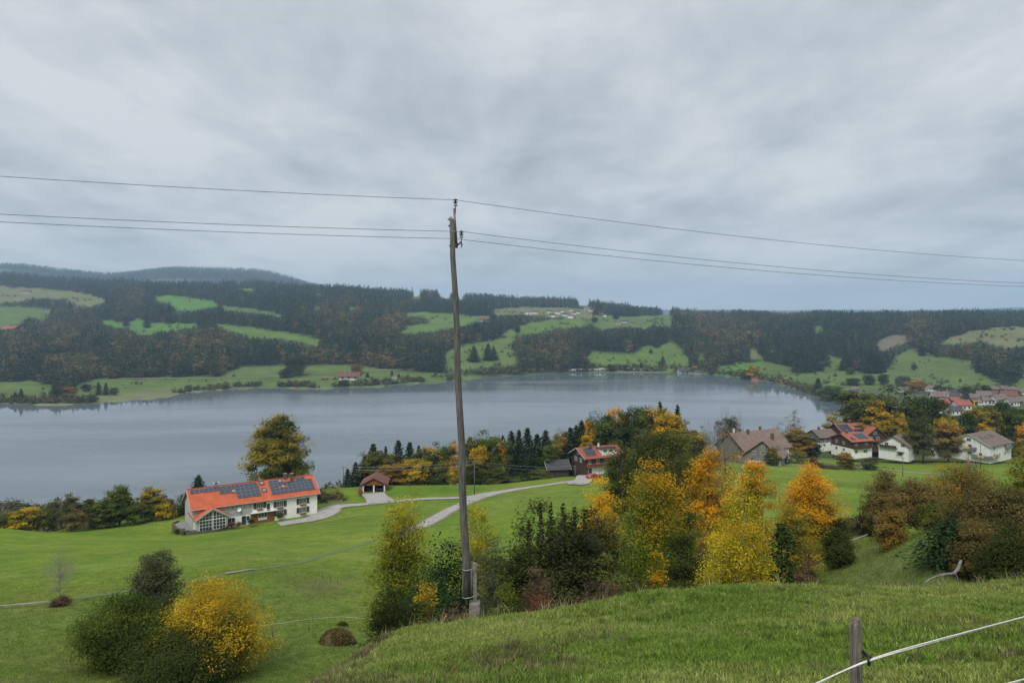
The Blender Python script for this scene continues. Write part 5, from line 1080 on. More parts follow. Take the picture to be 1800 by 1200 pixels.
R_GY = tile_mat('dark grey tiles', (.085, .085, .09), (.06, .06, .065)); R_BG = tile_mat('brown weathered tiles', (.21, .15, .12), (.28, .20, .16)); R_DB = tile_mat('dull red tiles', (.21, .09, .065), (.17, .07, .05))
def rotv(rz): return Matrix.Rotation(rz, 4, 'Z')
def roof_slab(M, L, W_, e, r, y0=0.0, th=.22, x0=0.0):
    """two slopes of tiles with a real thickness, uv in metres"""
    out = MB(); sl = math.hypot(W_ / 2, r - e)
    for sgn in (0, 1):
        ya, yb = (y0, y0 + W_ / 2) if sgn == 0 else (y0 + W_, y0 + W_ / 2)
        A = [(x0, ya, e), (x0 + L, ya, e), (x0 + L, yb, r), (x0, yb, r)]; B_ = [(x, y, z - th) for x, y, z in A]
        vs = [M @ Vector(p) for p in A + B_]; u = [(0, 0), (L, 0), (L, sl), (0, sl)]
        fs = [(0, 1, 2, 3), (7, 6, 5, 4), (0, 4, 5, 1), (1, 5, 6, 2), (3, 7, 4, 0)]
        if sgn: fs = [tuple(reversed(q)) for q in fs]; 
        out.add(vs, fs, [(u if not sgn else list(reversed(u)))] + [[(0, 0)] * 4] * 4)
    return out
class House:
    def __init__(s, name, label, loc, rz, cat='house', group=None):
        s.r = empty(name, loc, rz, label, cat, group); s.M = Matrix.Translation(loc) @ rotv(rz); s.I = s.M.inverted()
    def look(s, px, py, n, d):
        """local point where the sight line of a photo pixel meets the local plane n.p = d"""
        o = s.I @ Vector((0, 0, 0)); r = s.I.to_3x3() @ Vector(((px - 900) / F, 1, -(py - HY) / F)); n = Vector(n)
        return o + r * ((d - n.dot(o)) / n.dot(r))
    def block(s, x0, y0, L, W_, e, r, wall, roof, ov=.6, ridge='x', gable=None, names=('wall', 'roof'), base=-1.5, gz=None, verge=None, rot=0):
        """a gabled volume; (x0,y0) front left corner of its walls in house space"""
        M = Matrix.Translation((x0, y0, 0)) @ rotv(math.radians(rot)) @ (rotv(0) if ridge == 'x' else rotv(math.radians(90)) @ Matrix.Translation((0, -W_, 0)))
        if ridge == 'y': pass
        sl = (r - e) / (W_ / 2); mb = MB(); th = .2
        g = e if gz is None else gz
        P_ = lambda *q: M @ Vector(q)
        et = e - .02; rt = r - .02
        if gable is None:
            mb.add([P_(0, 0, base), P_(L, 0, base), P_(L, W_, base), P_(0, W_, base), P_(0, 0, et), P_(L, 0, et), P_(L, W_, et), P_(0, W_, et), P_(0, W_ / 2, rt), P_(L, W_ / 2, rt)],
                   [(0, 1, 5, 4), (2, 3, 7, 6), (1, 2, 6, 9, 5), (3, 0, 4, 8, 7)])
            mb.build(names[0], wall, s.r)
        else:
            mb.add([P_(0, 0, base), P_(L, 0, base), P_(L, W_, base), P_(0, W_, base), P_(0, 0, g), P_(L, 0, g), P_(L, W_, g), P_(0, W_, g)], [(0, 1, 5, 4), (2, 3, 7, 6), (1, 2, 6, 5), (3, 0, 4, 7)])
            mb.build(names[0], wall, s.r); d = .05; mb = MB()
            mb.add([P_(-d, -d, g), P_(L + d, -d, g), P_(L + d, W_ + d, g), P_(-d, W_ + d, g), P_(-d, -d, et), P_(L + d, -d, et), P_(L + d, W_ + d, et), P_(-d, W_ + d, et), P_(-d, W_ / 2, rt), P_(L + d, W_ / 2, rt)],
                   [(0, 1, 5, 4), (2, 3, 7, 6), (1, 2, 6, 9, 5), (3, 0, 4, 8, 7), (0, 3, 2, 1)]); mb.build('boarded_upper_wall', gable, s.r)
        Mr = M @ Matrix.Translation((-ov, -ov, 0)); eo = e - ov * sl + .12
        roof_slab(Mr, L + 2 * ov, W_ + 2 * ov, eo, r + .12).build(names[1], roof, s.r)
        if verge:
            mb = MB()
            for xx in (-ov - .04, L + ov + .0):
                for a, b in (((xx, -ov - .02, eo - .02), (xx, W_ / 2, r + .10)), ((xx, W_ / 2, r + .10), (xx, W_ + ov + .02, eo - .02))):
                    mb.add([P_(a[0], a[1], a[2] - .28), P_(a[0] + .06, a[1], a[2] - .28), P_(a[0] + .06, a[1], a[2] + .02), P_(a[0], a[1], a[2] + .02), P_(b[0], b[1], b[2] - .28), P_(b[0] + .06, b[1], b[2] - .28), P_(b[0] + .06, b[1], b[2] + .02), P_(b[0], b[1], b[2] + .02)],
                           [(0, 3, 2, 1), (4, 5, 6, 7), (0, 1, 5, 4), (1, 2, 6, 5), (2, 3, 7, 6), (3, 0, 4, 7)])
            mb.build('verge_board', verge, s.r)
        s.last = (M, L, W_, e, r, ov, sl)
    def window(s, face, u, h, w, hh, shutters=False, cols=2, rows=1, box=False, M=None, frame=None, glass=None, name='window'):
        """face: 'f' front, 'l' left gable, 'r' right gable of the last block (or M); u along, h height of centre"""
        M0, L, W_, *_ = s.last
        if face == 'f': T_ = M0 @ Matrix.Translation((u, 0, h))
        elif face == 'l': T_ = M0 @ Matrix.Translation((0, W_ - u, h)) @ rotv(math.radians(-90))
        elif face == 'r': T_ = M0 @ Matrix.Translation((L, u, h)) @ rotv(math.radians(90))
        else: T_ = face
        fr = MB(); b = .07
        fr.box(-w / 2 - b, -.07, -hh / 2 - b, w / 2 + b, .02, -hh / 2, T_); fr.box(-w / 2 - b, -.07, hh / 2, w / 2 + b, .02, hh / 2 + b, T_)
        fr.box(-w / 2 - b, -.068, -hh / 2, -w / 2, .02, hh / 2, T_); fr.box(w / 2, -.068, -hh / 2, w / 2 + b, .02, hh / 2, T_)
        for c_ in range(1, cols): x = -w / 2 + w * c_ / cols; fr.box(x - .035, -.06, -hh / 2, x + .035, .02, hh / 2, T_)
        for c_ in range(1, rows): z = -hh / 2 + hh * c_ / rows; fr.box(-w / 2, -.058, z - .03, w / 2, .02, z + .03, T_)
        wo = fr.build(name, frame or FRAME, s.r)
        MB().box(-w / 2, -.03, -hh / 2, w / 2, -.01, hh / 2, T_).build('pane', glass or GLASS, wo)
        if shutters:
            for sx in (-1, 1):
                x = sx * (w / 2 + b + .36); MB().box(x - .34, -.11, -hh / 2 - .05, x + .34, -.05, hh / 2 + .05, T_).build('shutter', SHUT, wo)
        if box:
            MB().box(-w / 2, -.38, -hh / 2 - .40, w / 2, -.08, -hh / 2 - .16, T_).build('flower_box', FLOWER, wo)
        return wo
    def roof_M(s, u, v, up=.0, side=0):
        """frame lying on a roof slope of the last block: u along the eave, v metres up the slope"""
        M0, L, W_, e, r, ov, sl = s.last; a = math.atan(sl); y = v * math.cos(a)
        if side == 0: return M0 @ Matrix.Translation((u, y, e + .12 + y * sl)) @ Matrix.Rotation(a, 4, 'X') @ Matrix.Translation((0, 0, up))
        return M0 @ Matrix.Translation((u, W_ - y, e + .12 + y * sl)) @ Matrix.Rotation(-a, 4, 'X') @ Matrix.Translation((0, 0, up))
    def panels(s, u0, u1, v0, v1, nc, nr, side=0, skip=()):
        du, dv = (u1 - u0) / nc, (v1 - v0) / nr; me = None
        for i in range(nc):
            for j in range(nr):
                if (i, j) in skip: continue
                T_ = s.roof_M(u0 + du * (i + .5), v0 + dv * (j + .5), .12, side)
                if me is None:
                    mb = MB().box(-du * .48, -dv * .48, 0, du * .48, dv * .48, .05); me = mb.mesh('solar_panel', PANELM)
                    mf = MB()
                    for q in ((-.495, -.495, -.47, .495), (.47, -.495, .495, .495), (-.47, -.495, .47, -.46), (-.47, .46, .47, .495)): mf.box(q[0] * du, q[1] * dv, -.01, q[2] * du, q[3] * dv, .06)
                    mfr = mf.mesh('frame', ALU)
                o = bpy.data.objects.new('solar_panel', me); link(o, s.r); o.matrix_local = T_
                if du * F / s.r.location.y > 7: q = bpy.data.objects.new('frame', mfr); link(q, o)
    def skylight(s, u, v, w=.9, h=1.2, side=0):
        T_ = s.roof_M(u, v, .05, side); fr = MB()
        for q in ((-w / 2 - .12, -h / 2 - .12, -w / 2, h / 2 + .12), (w / 2, -h / 2 - .12, w / 2 + .12, h / 2 + .12), (-w / 2, -h / 2 - .12, w / 2, -h / 2), (-w / 2, h / 2, w / 2, h / 2 + .12)): fr.box(q[0], q[1], 0, q[2], q[3], .14, T_)
        o = fr.build('skylight', DWOOD, s.r); MB().box(-w / 2, -h / 2, .03, w / 2, h / 2, .08, T_).build('pane', mat('sky lit glass', (.16, .18, .20), .12, spec=.9), o)
    def chimney(s, x, y, z0, z1, w=.7, m=None, cap=True):
        c_ = MB().box(x - w / 2, y - w / 2, z0, x + w / 2, y + w / 2, z1).build('chimney', m or mat('sooty chimney', (.16, .10, .08), .9, (.08, .06, .05), 4), s.r)
        if cap: MB().box(x - w / 2 - .1, y - w / 2 - .1, z1, x + w / 2 + .1, y + w / 2 + .1, z1 + .12).build('chimney_cap', CONC, c_)
    def balcony(s, face, u, z, w, d=1.1, m=None, h=1.0, flowers=False):
        M0, L, W_, *_ = s.last
        T_ = M0 @ (Matrix.Translation((u, 0, z)) if face == 'f' else Matrix.Translation((0, W_ - u, z)) @ rotv(math.radians(-90)) if face == 'l' else Matrix.Translation((L, u, z)) @ rotv(math.radians(90)))
        m = m or DWOOD
        b_ = MB().box(-w / 2, -d, -.16, w / 2, 0, 0, T_).box(-w / 2, -d - .03, 0, w / 2, -d + .03, h, T_).box(-w / 2 - .03, -d, 0, -w / 2 + .03, 0, h, T_).box(w / 2 - .03, -d, 0, w / 2 + .03, 0, h, T_).build('balcony', m, s.r)
        if flowers: MB().box(-w / 2 + .1, -d - .3, h - .25, w / 2 - .1, -d - .04, h + .1, T_).build('flower_box', FLOWER, b_)

# --- the long white farmhouse
c5 = lambda X, Y: (280 + X / 4.286, 700 + Y / 4.286)
H1 = House('farmhouse', 'long white farmhouse with orange tiled roof and solar panels above the lake', (-68.4, 157.4, -47.0), math.atan2(.544, .839), 'farmhouse')
LL, WW, EE, RR = 27.0, 9.8, 5.2, 8.2
H1.block(.6, .6, LL, WW, EE, RR, WHITE, R_OR, .6, verge=GREYR)
M0 = H1.last[0]; a_ = math.atan(H1.last[6]); fn = lambda X, Y: (lambda p: (p.x - .6, p.z))(H1.look(*c5(X, Y), (0, 1, 0), .6))
main_last = H1.last
# grey rendered left third of the front and the left gable cladding
u_, _ = fn(700, 850); MB().box(.62, .54, 2.35, .6 + u_, .598, 5.0).build('grey_front_cladding', GREYR, H1.r)
MB().add([(.55, .6, 0), (.55, 10.4, 0), (.55, 10.4, 5.1), (.55, 5.5, 8.1), (.55, .6, 5.1)], [(0, 4, 3, 2, 1)]).build('gable_cladding', GREYR, H1.r)
for X, Y, w_, h_ in ((757, 806, 1.25, 1.15), (910, 794, 1.35, 1.2), (1082, 771, 1.4, 1.2), (910, 860, 1.35, 1.15), (1082, 838, 1.4, 1.15)):
    u, h = fn(X, Y); H1.window('f', u, h, w_, h_, True, 3, 1, True)
for X, Y, w_, h_, c_, bx in ((552, 832, .9, 1.1, 2, False), (647, 822, 1.1, 1.1, 2, False), (543, 917, 1.5, 1.0, 2, True), (668, 900, .7, .9, 1, False), (821, 812, .7, 1.3, 1, True)):
    u, h = fn(X, Y); H1.window('f', u, h, w_, h_, False, c_, 1, bx)
u, h = fn(637, 918); H1.window('f', u, h, .95, 2.0, False, 1, 1, False, name='front_door')
# brown terrace doors
u, h = fn(778, 892); T_ = Matrix.Translation((u + .6, .6, 1.2))
tdoor = MB().box(-2.6, -.10, -1.2, -1.0, 0, 1.15, T_).box(1.0, -.10, -1.2, 2.6, 0, 1.15, T_).box(-1.0, -.09, -1.2, 1.0, 0, -.6, T_).build('terrace_door_panel', BWOOD, H1.r)
H1.window('f', u, 1.75, 1.9, 1.1, False, 3, 1); MB().box(-2.7, -.9, 1.25, 2.7, 0, 1.36, T_).build('awning_board', FRAME, H1.r)
# satellite dish
p = H1.look(*c5(600, 836), (0, 1, 0), .3); d_ = MB().lathe([(0, 0), (.2, .02), (.38, .08), (.48, .15)], (0, 0, 0), 18).build('satellite_dish', mat('dish white', (.75, .75, .74), .5), H1.r, True)
d_.location = p; d_.rotation_euler = (math.radians(78), 0, 0); MB().tube([(0, 0, 0), (0, 0, -.3)], .03, 6).build('mount', STEEL, d_)
# roof furniture, measured in slope coordinates
def rt(X, Y):
    n = Vector((0, -math.sin(a_), math.cos(a_))); p0 = Vector((.6, .6, EE + .12)); q_ = H1.look(*c5(X, Y), n, n.dot(p0)); return q_.x - .6, (q_.y - .6) / math.cos(a_)
A0, A1 = rt(228, 696), rt(733, 640); H1.panels(A0[0], A1[0], 4.2, 5.35, 15, 1)
B0, B1 = rt(588, 740), rt(757, 700); H1.panels(B0[0], B1[0], 0.95, 4.15, 5, 3)
B0 = rt(455, 715); H1.panels(B0[0], B0[0] + 2.3, 2.95, 4.1, 2, 1)
B0, B1 = rt(842, 700), rt(1165, 660); H1.panels(B0[0], B1[0], .75, 4.35, 10, 4, skip=((2, 2), (3, 2)))
H1.panels(B0[0], B0[0] + (B1[0] - B0[0]) * .2, 4.38, 5.2, 2, 1); H1.panels(B0[0] + (B1[0] - B0[0]) * .65, B0[0] + (B1[0] - B0[0]) * .85, 4.5, 5.3, 2, 1)
for X, Y in ((767, 628), (790, 692), (905, 614), (560, 698)): u, v = rt(X, Y); H1.skylight(u, min(v, 4.9), .8, .95)
u, v = rt(930, 678); H1.skylight(B0[0] + (B1[0] - B0[0]) * .3, 3.0, .8, .8)
for X in (943, 988): u, v = rt(X, 590); H1.chimney(u + .6, 5.3 - (X == 988) * .7, 7.6, 9.3, .6)
H1.chimney(rt(425, 650)[0] + .6, 5.5, 7.9, 9.0, .5, STEEL)
MB().box(rt(425, 650)[0] + .05, 5.2, 9.0, rt(425, 650)[0] + 1.2, 5.8, 9.12).build('chimney_cowl', FRAME, H1.r)
MB().tube([(0, 5.5, RR + .16), (28.2, 5.5, RR + .16)], .12, 6).build('ridge_tiles', R_OR, H1.r)
MB().tube([(0, -.08, EE - .30), (28.2, -.08, EE - .30)], .08, 6).build('gutter', STEEL, H1.r)
# cross gable with the glazed front
gl = H1.look(*c5(285, 900), (0, 1, 0), -1.7).x; gr_ = H1.look(*c5(516, 870), (0, 1, 0), -1.7).x
gx0, gx1 = max(gl, .1), gr_; gw = gx1 - gx0; ge, gr2 = 3.4, 3.4 + gw / 2 * .62
print('annex', gx0, gx1, ge, gr2, H1.look(*c5(410, 800), (0, 1, 0), -1.9), H1.look(*c5(540, 842), (0, 1, 0), -1.9), H1.look(*c5(262, 880), (0, 1, 0), -1.9))
H1.block(gx0, -1.7, 7.4, gw, ge, gr2, GREYR, R_OR, .55, 'y', names=('annex_wall', 'annex_roof'), verge=GREYR)
T_ = Matrix.Translation(((gx0 + gx1) / 2, -1.7, 0))
gm = MB(); gp = MB(); hw = gw / 2 - .45
def gtop(x): return gr2 - .35 - abs(x) * .62
gp.add([T_ @ Vector(q) for q in ((-hw, -.03, .1), (hw, -.03, .1), (hw, -.03, gtop(hw)), (0, -.03, gtop(0)), (-hw, -.03, gtop(hw)))], [(0, 1, 2, 3, 4)])
win = None
for sgn in (-1, 1):
    for k in range(5):
        x = sgn * (.12 + (hw - .12) * k / 4); wd = .10 if k in (0, 4) else .045
        gm.box(x - wd / 2, -.12, .05, x + wd / 2, -.02, gtop(x), T_)
    for zz, t_ in ((.12, .12), (.8, .05), (1.5, .05), (2.2, .05), (2.9, .16), (3.55, .05)):
        xm = hw if zz < gtop(hw) else (gr2 - .35 - zz) / .62
        if xm > .3: gm.box(min(0, sgn * xm), -.11 - .001 * sgn, zz - t_ / 2, max(0, sgn * xm), -.02, zz + t_ / 2, T_)
    gm.add([T_ @ Vector(q) for q in ((sgn * hw, -.13, gtop(hw) - .1), (0, -.13, gtop(0) - .1), (0, -.13, gtop(0) + .06), (sgn * hw, -.13, gtop(hw) + .06))], [(0, 1, 2, 3)])
win = gm.build('window', FRAME, H1.r); gp.build('pane', GLASS, win)
# terrace of the farmhouse
TZ = -46.35; STONE = mat('terrace stone', (.26, .25, .235), .9, (.18, .175, .16), 2.5, .4, 6); HEDGEW = mat('mossy retaining wall', (.12, .11, .08), .95, (.06, .07, .04), 3, .8, 6)
pl = [ray(*c5(X, Y), TZ) for X, Y in ((95, 948), (140, 928), (230, 925), (290, 968), (400, 966), (500, 952), (520, 972), (440, 1000), (330, 1012), (210, 1018), (130, 990))]
o0 = pl[0].copy(); tr_ = empty('terrace', o0, 0, 'stone terrace with mossy wall at the glazed end of the farmhouse', 'terrace')
n = len(pl); mb = MB(); mb.add([p - o0 for p in pl], [tuple(range(n))]); mb.build('paving', STONE, tr_)
mb = MB(); mb.add([p - o0 + Vector((0, 0, .35)) for p in pl] + [p - o0 - Vector((0, 0, 3)) for p in pl], [(i, (i + 1) % n, n + (i + 1) % n, n + i) for i in list(range(6, n)) + [0]]); w_ = mb.build('retaining_wall', HEDGEW, tr_)
so = w_.modifiers.new('thick', 'SOLIDIFY'); so.thickness = .35
for i, (X, Y, w_, lab) in enumerate(((150, 1015, 60, 'low dark shrub hanging over the left of the terrace wall'), (240, 1028, 90, 'low dark shrub along the middle of the terrace wall'), (340, 1018, 80, 'low dark shrub along the right of the terrace wall'), (445, 990, 60, 'low dark shrub at the right end of the terrace wall'))):
    px, py = c5(X, Y); p = ray(px, py, TZ - .6); place_tree('bush', lab, p, MID['bush'][i % 2], (.4 * w_ / 50, .18, .24), .5, 'bush', 'shrubs along the terrace wall', LP['dark'])
for X, Y, lab, pal, s_ in ((497, 950, 'green potted shrub beside the glazed gable', 'green', .28), (600, 962, 'red flowering shrub left of the front door', 'red', .24), (545, 968, 'flower bed shrub at the grey front', 'red', .26), (690, 945, 'green shrub right of the front door', 'dark', .3), (910, 893, 'green shrub under the lower middle window', 'green', .26)):
    px, py = c5(X, Y); p = ray(px, py, TZ + .1); place_tree('bush', lab, p, MID['bush'][0], (s_, s_, s_), 0, 'bush', None, LP[pal])
# planter, pink shrub
px, py = c5(1325, 782); p = hit(px, py, 120); pr_ = empty('planter', p, .3, 'long stone planter on the lawn beside the drive', 'planter')
MB().box(-1.8, -.4, -.3, 1.8, .4, .45).build('trough', CONC, pr_); MB().box(-1.6, -.3, .45, 1.6, .3, .6).build('soil', MOUND, pr_)
px, py = c5(1515, 735); place_tree('bush', 'pink red shrub at the left corner of the garage', hit(px, py, 150), MID['bush'][1], (.22, .22, .5), 0, 'bush', None, LP['pinkred'])
px, py = c5(1345, 770); place_tree('broadleaf_tree', 'small young tree on the lawn behind the stone planter', hit(px, py, 120), MID['sparse'][0], (.3, .3, .26), 0, 'tree', None, LP['ochre'])
for X, Y, s_, lab, pal in ((1215, 672, .9, 'brown grey shrub by the right gable of the farmhouse', 'drybrush'), (1290, 660, .8, 'brown shrub on the lawn edge behind the planter', 'brown'), (1380, 660, .7, 'green shrub between farmhouse and garage on the lawn edge', 'green'), (1190, 760, .5, 'small dark shrub at the right corner of the farmhouse', 'dark'), (1450, 652, .6, 'low green hedge bush left of the garage', 'olive')):
    px, py = c5(X, Y); place_tree('bush', lab, hit(px, py, 150), MID['bush'][1], (s_, s_, s_ * .8), 1, 'bush', None, LP[pal])

# --- double garage
p = ray(658, 866.5, -51.0); H2 = House('garage', 'open double garage with brown hipped tile roof at the end of the drive', p + Vector((-3.6, 0, 0)), math.radians(4), 'garage')
gwd, gln = 6.8, 7.5; w3 = MB()
w3.box(0, 0, -1, .25, gln, 2.5); w3.box(gwd - .25, 0, -1, gwd, gln, 2.5); w3.box(.25, gln - .2, -1, gwd - .25, gln, 2.5); w3.build('wall', BWOOD, H2.r)
MB().box(.25, 0, -.5, .6, .3, 2.2).build('pillar', FRAME, H2.r); MB().box(3.2, 0, -.5, 3.6, .3, 2.2).build('pillar', FRAME, H2.r); MB().box(gwd - .6, 0, -.5, gwd - .25, .3, 2.2).build('pillar', FRAME, H2.r)
MB().add([(-.1, -.02, 2.2), (gwd + .1, -.02, 2.2), (gwd + .1, -.02, 2.6), (gwd / 2, -.02, 4.15), (-.1, -.02, 2.6), (-.1, .2, 2.2), (gwd + .1, .2, 2.2), (gwd + .1, .2, 2.6), (gwd / 2, .2, 4.15), (-.1, .2, 2.6)], [(0, 1, 2, 3, 4), (9, 8, 7, 6, 5), (0, 5, 6, 1)]).build('gable_boards', BWOOD, H2.r)
M_ = rotv(math.radians(90)) @ Matrix.Translation((-.6, -gwd - .55, 0)); roof_slab(M_, gln + 1.2, gwd + 1.1, 2.35, 4.4).build('roof', R_DB, H2.r)
MB().box(.25, .3, -.1, gwd - .25, gln - .2, .02).build('floor', CONC, H2.r)
def car(label, loc, rz, col, s=1.0, group=None):
    r = empty('parked_car', loc, rz, label, 'car', group); pm = mat('car paint %s' % (col,), col, .3, spec=.6); mb = MB()
    prof = [(-2.1, .35), (-2.15, .75), (-2.0, .95), (-1.25, 1.0), (-.75, 1.42), (.75, 1.45), (1.45, 1.02), (2.1, .9), (2.15, .4)]
    n = len(prof); wv = [.84, .86, .85, .84, .66, .66, .84, .84, .84]
    mb.add([(x, -w_, z) for (x, z), w_ in zip(prof, wv)] + [(x, w_, z) for (x, z), w_ in zip(prof, wv)], [tuple(range(n)), tuple(reversed(range(n, 2 * n)))] + [(i, n + i, n + i + 1, i + 1) for i in range(n - 1)] + [(n - 1, 2 * n - 1, n, 0)])
    mb.build('body', pm, r, bevel=.06)
    g = MB(); g.box(-.7, -.80, 1.03, .75, -.735, 1.32); g.box(-.7, .735, 1.03, .75, .80, 1.32); g.build('side_windows', GLASS, r)
    MB().add([(.84, -.6, 1.40), (1.40, -.72, 1.06), (1.42, .72, 1.08), (.86, .6, 1.42)], [(0, 1, 2, 3)]).build('windscreen', GLASS, r)
    for x in (-1.3, 1.3):
        for y in (-.84, .72):
            w_ = MB().tube([(x, y, .32), (x, y + .14, .32)], .32, 14).build('wheel', BLK, r); MB().tube([(x, y - .01, .32), (x, y + .15, .32)], .17, 10).build('rim', ALU, w_)
    r.scale = (s, s, s); return r
car('dark car parked inside the right bay of the garage', H2.M @ Vector((5.0, 3.4, .02)), math.radians(94), (.03, .03, .035))

# --- wooden house with red roof and its barn
c7 = lambda X, Y: (960 + X / 3.913, 680 + Y / 3.913)
p = ray(*c7(272, 606), -51.3)
H3 = House('wooden_house', 'brown wooden house with red roof, white ground floor and solar panels', p, math.radians(24), 'house')
H3.block(0, 0, 13.5, 9.5, 5.6, 7.9, DWOOD, R_RED, .9, verge=GREYR)
MB().box(2.2, -.05, -1.2, 13.4, .05, 2.5).build('white_ground_floor', WHITE, H3.r)
for u, h, w_, h_ in ((1.4, 4.0, .9, 1.1), (4.4, 4.0, 1.0, 1.2), (7.5, 4.0, 1.0, 1.2), (10.5, 4.0, 1.0, 1.2)): H3.window('f', u, h, w_, h_, cols=2)
for u in (4.6, 7.8, 11): H3.window('f', u, 1.4, 1.1, 1.1, cols=2)
for u, h, w_ in ((4.7, 6.5, 1.5), (3.2, 4.2, 1.6), (6.4, 4.2, 1.2)): H3.window('l', u, h, w_, 1.2, cols=3)
H3.balcony('f', 6.3, 2.6, 12, 1.3, BWOOD, .95, True)
H3.window('f', 1.6, 1.1, 1.2, 2.0, cols=1, name='front_door')
H3.panels(.6, 4.2, .4, 1.5, 4, 1); H3.panels(.9, 4.6, 1.7, 3.6, 5, 1); H3.panels(1.2, 4.4, 3.8, 4.7, 4, 1)
ml = H3.last; H3.chimney(4.4, 4.3, 7.4, 8.9, .6); H3.chimney(7.2, 4.3, 7.5, 9.0, .45, FRAME)
# dormer
MB().box(6.2, 1.3, 5.9, 11.4, 4.4, 7.55).build('dormer_wall', FRAME, H3.r); MB().box(5.9, .8, 7.55, 11.8, 4.7, 7.75).build('dormer_roof', R_GY, H3.r)
H3.window(Matrix.Translation((8.0, 1.3, 6.85)), 0, 0, 1.2, .8, cols=2); H3.window(Matrix.Translation((10.1, 1.3, 6.85)), 0, 0, 1.2, .8, cols=2)
MB().box(6.0, .1, 5.75, 11.6, .16, 6.6).build('roof_balcony', FRAME, H3.r)
p = ray(*c7(158, 612), -51.6)
HB = House('barn', 'small blackened barn with dark grey roof left of the wooden house', p + Vector((-.5, .3, 0)), math.radians(12), 'barn')
HB.block(-6.2, 0, 6.6, 6.2, 2.6, 4.6, BLACKW, R_GY, .7, 'x', verge=GREYR)
MB().box(.38, 1.2, -.3, .44, 4.6, 2.2).build('barn_door', BWOOD, HB.r)
car('red car parked under the orange tree in the wooden house yard', at(1043, 216, .05), math.radians(20), (.28, .02, .02))

# --- big farm with brown roofs on the right
def gable_house(name, label, px, py, z, rz, blocks, cat='house'):
    p = ray(px, py, z); h = House(name, label, p, math.radians(rz), cat)
    return h
H4 = House('farm', 'big old farm with long brown roof and grey boarded cross wing', ray(*c7(1365, 528), -53.6), math.radians(27), 'farm')
H4.block(0, 0, 22, 14, 4.8, 10.0, GWOOD, R_BG, .9, verge=DWOOD)
H4.chimney(3.0, 8.5, 9, 11.2, .5, FRAME); H4.chimney(7.5, 6, 8.6, 10.8, .8); H4.chimney(15, 7.4, 9.2, 11.2, .7)
for u, h in ((20, 1.6), (20, 3.8), (17, 3.8)): H4.window('f', u, h, 1.1, 1.2, cols=2)
MB().box(18.5, -.06, -1.2, 21.9, .02, 4.2).build('white_corner', WHITE, H4.r)
WR = math.radians(31); WW_ = 12.5
H4.block(WW_ * math.sin(WR), -WW_ * math.cos(WR), 9.5, WW_, 3.7, 8.7, GWOOD, R_BG, .8, 'x', names=('wing_wall', 'wing_roof'), verge=DWOOD, rot=31)
for u, z, w_ in ((9.3, 4.4, .9), (6.2, 4.6, 1.0), (3.4, 3.9, 1.0), (6.2, 6.5, .8), (9.0, 1.4, 1.3), (2.6, 1.4, 1.4)): H4.window('l', WW_ - u, z, w_, 1.0, cols=2)
for u, z, w_ in ((2, 1.3, 1.1), (5, 1.3, 1.4), (8, 1.3, 1.1)): H4.window('f', u, z, w_, 1.1, cols=2)
M_ = H4.last[0]; MB().box(-.06, 0.2, -1.2, .02, 4.2, 2.3, M_).build('white_base', WHITE, H4.r)
H4.balcony('l', 9.5, 2.7, 5.6, 1.1, GWOOD, .9)
for i in range(4): H4.skylight(3.2 + i * 1.35, 3.0, .8, 1.2, side=0)
H4.chimney(12.2, -1.2, 7.6, 10.2, .9)
SHEDP = ray(*(1340 + 290 / 3.913, 680 + 418 / 3.913), -55.5); HS = House('shed', 'small brown roofed shed between the farm and the grey roofed house', SHEDP, math.radians(8), 'shed'); HS.block(-2.5, 0, 5.5, 4, 1.7, 3.0, DWOOD, R_DB, .4)
car('white car parked left of the farm wing', at(1327, 262, .05), math.radians(8), (.65, .65, .64), group='cars parked in front of the big farm')
car('silver car right of the white one at the farm', at(1337, 261, .05), math.radians(4), (.35, .37, .39), group='cars parked in front of the big farm')
car('dark blue car at the right end of the farm cars', at(1353, 260, .05), math.radians(-4), (.04, .06, .10), group='cars parked in front of the big farm')
# --- village behind the lawn
c8 = lambda X, Y: (1340 + X / 3.913, 680 + Y / 3.913)
def vhouse(name, label, X, Y, z, rz, L, W_, e, r, wall, roof, gable=None, gz=None, fw=(), gwn=(), face='l', bal=None, ridge='x', chim=(), pan=(), sky=(), ov=.7, cat='house', verge=None):
    p = ray(*c8(X, Y), z); h = House(name, label, p, math.radians(rz), cat); h.block(0, 0, L, W_, e, r, wall, roof, ov, ridge, gable=gable, gz=gz, verge=verge)
    for u, hh, w_, h_ in fw: h.window('f', u, hh, w_, h_, cols=2)
    for u, hh, w_, h_ in gwn: h.window(face, u, hh, w_, h_, cols=2)
    for x, y, z1 in chim: h.chimney(x, y, r - 1.5, z1, .7)
    for q_ in pan: h.panels(*q_)
    for q_ in sky: h.skylight(*q_)
    return h
h5 = vhouse('village_house', 'small grey roofed house with white corner beside the bare bush', 398, 420, -56.8, 20, 9, 8.5, 4.6, 7.0, WHITE, R_BR, GWOOD, 2.2, [(2.2, 1.2, 1.0, 1.1), (6, 1.2, 1.0, 1.1), (2.5, 3.6, 1.0, 1.1), (6.5, 3.6, 1.0, 1.1)], [(4, 3.4, 1.1, 1.1), (2.5, 1.2, 1.1, 1.1)], chim=[(3, 4.2, 8.2)])
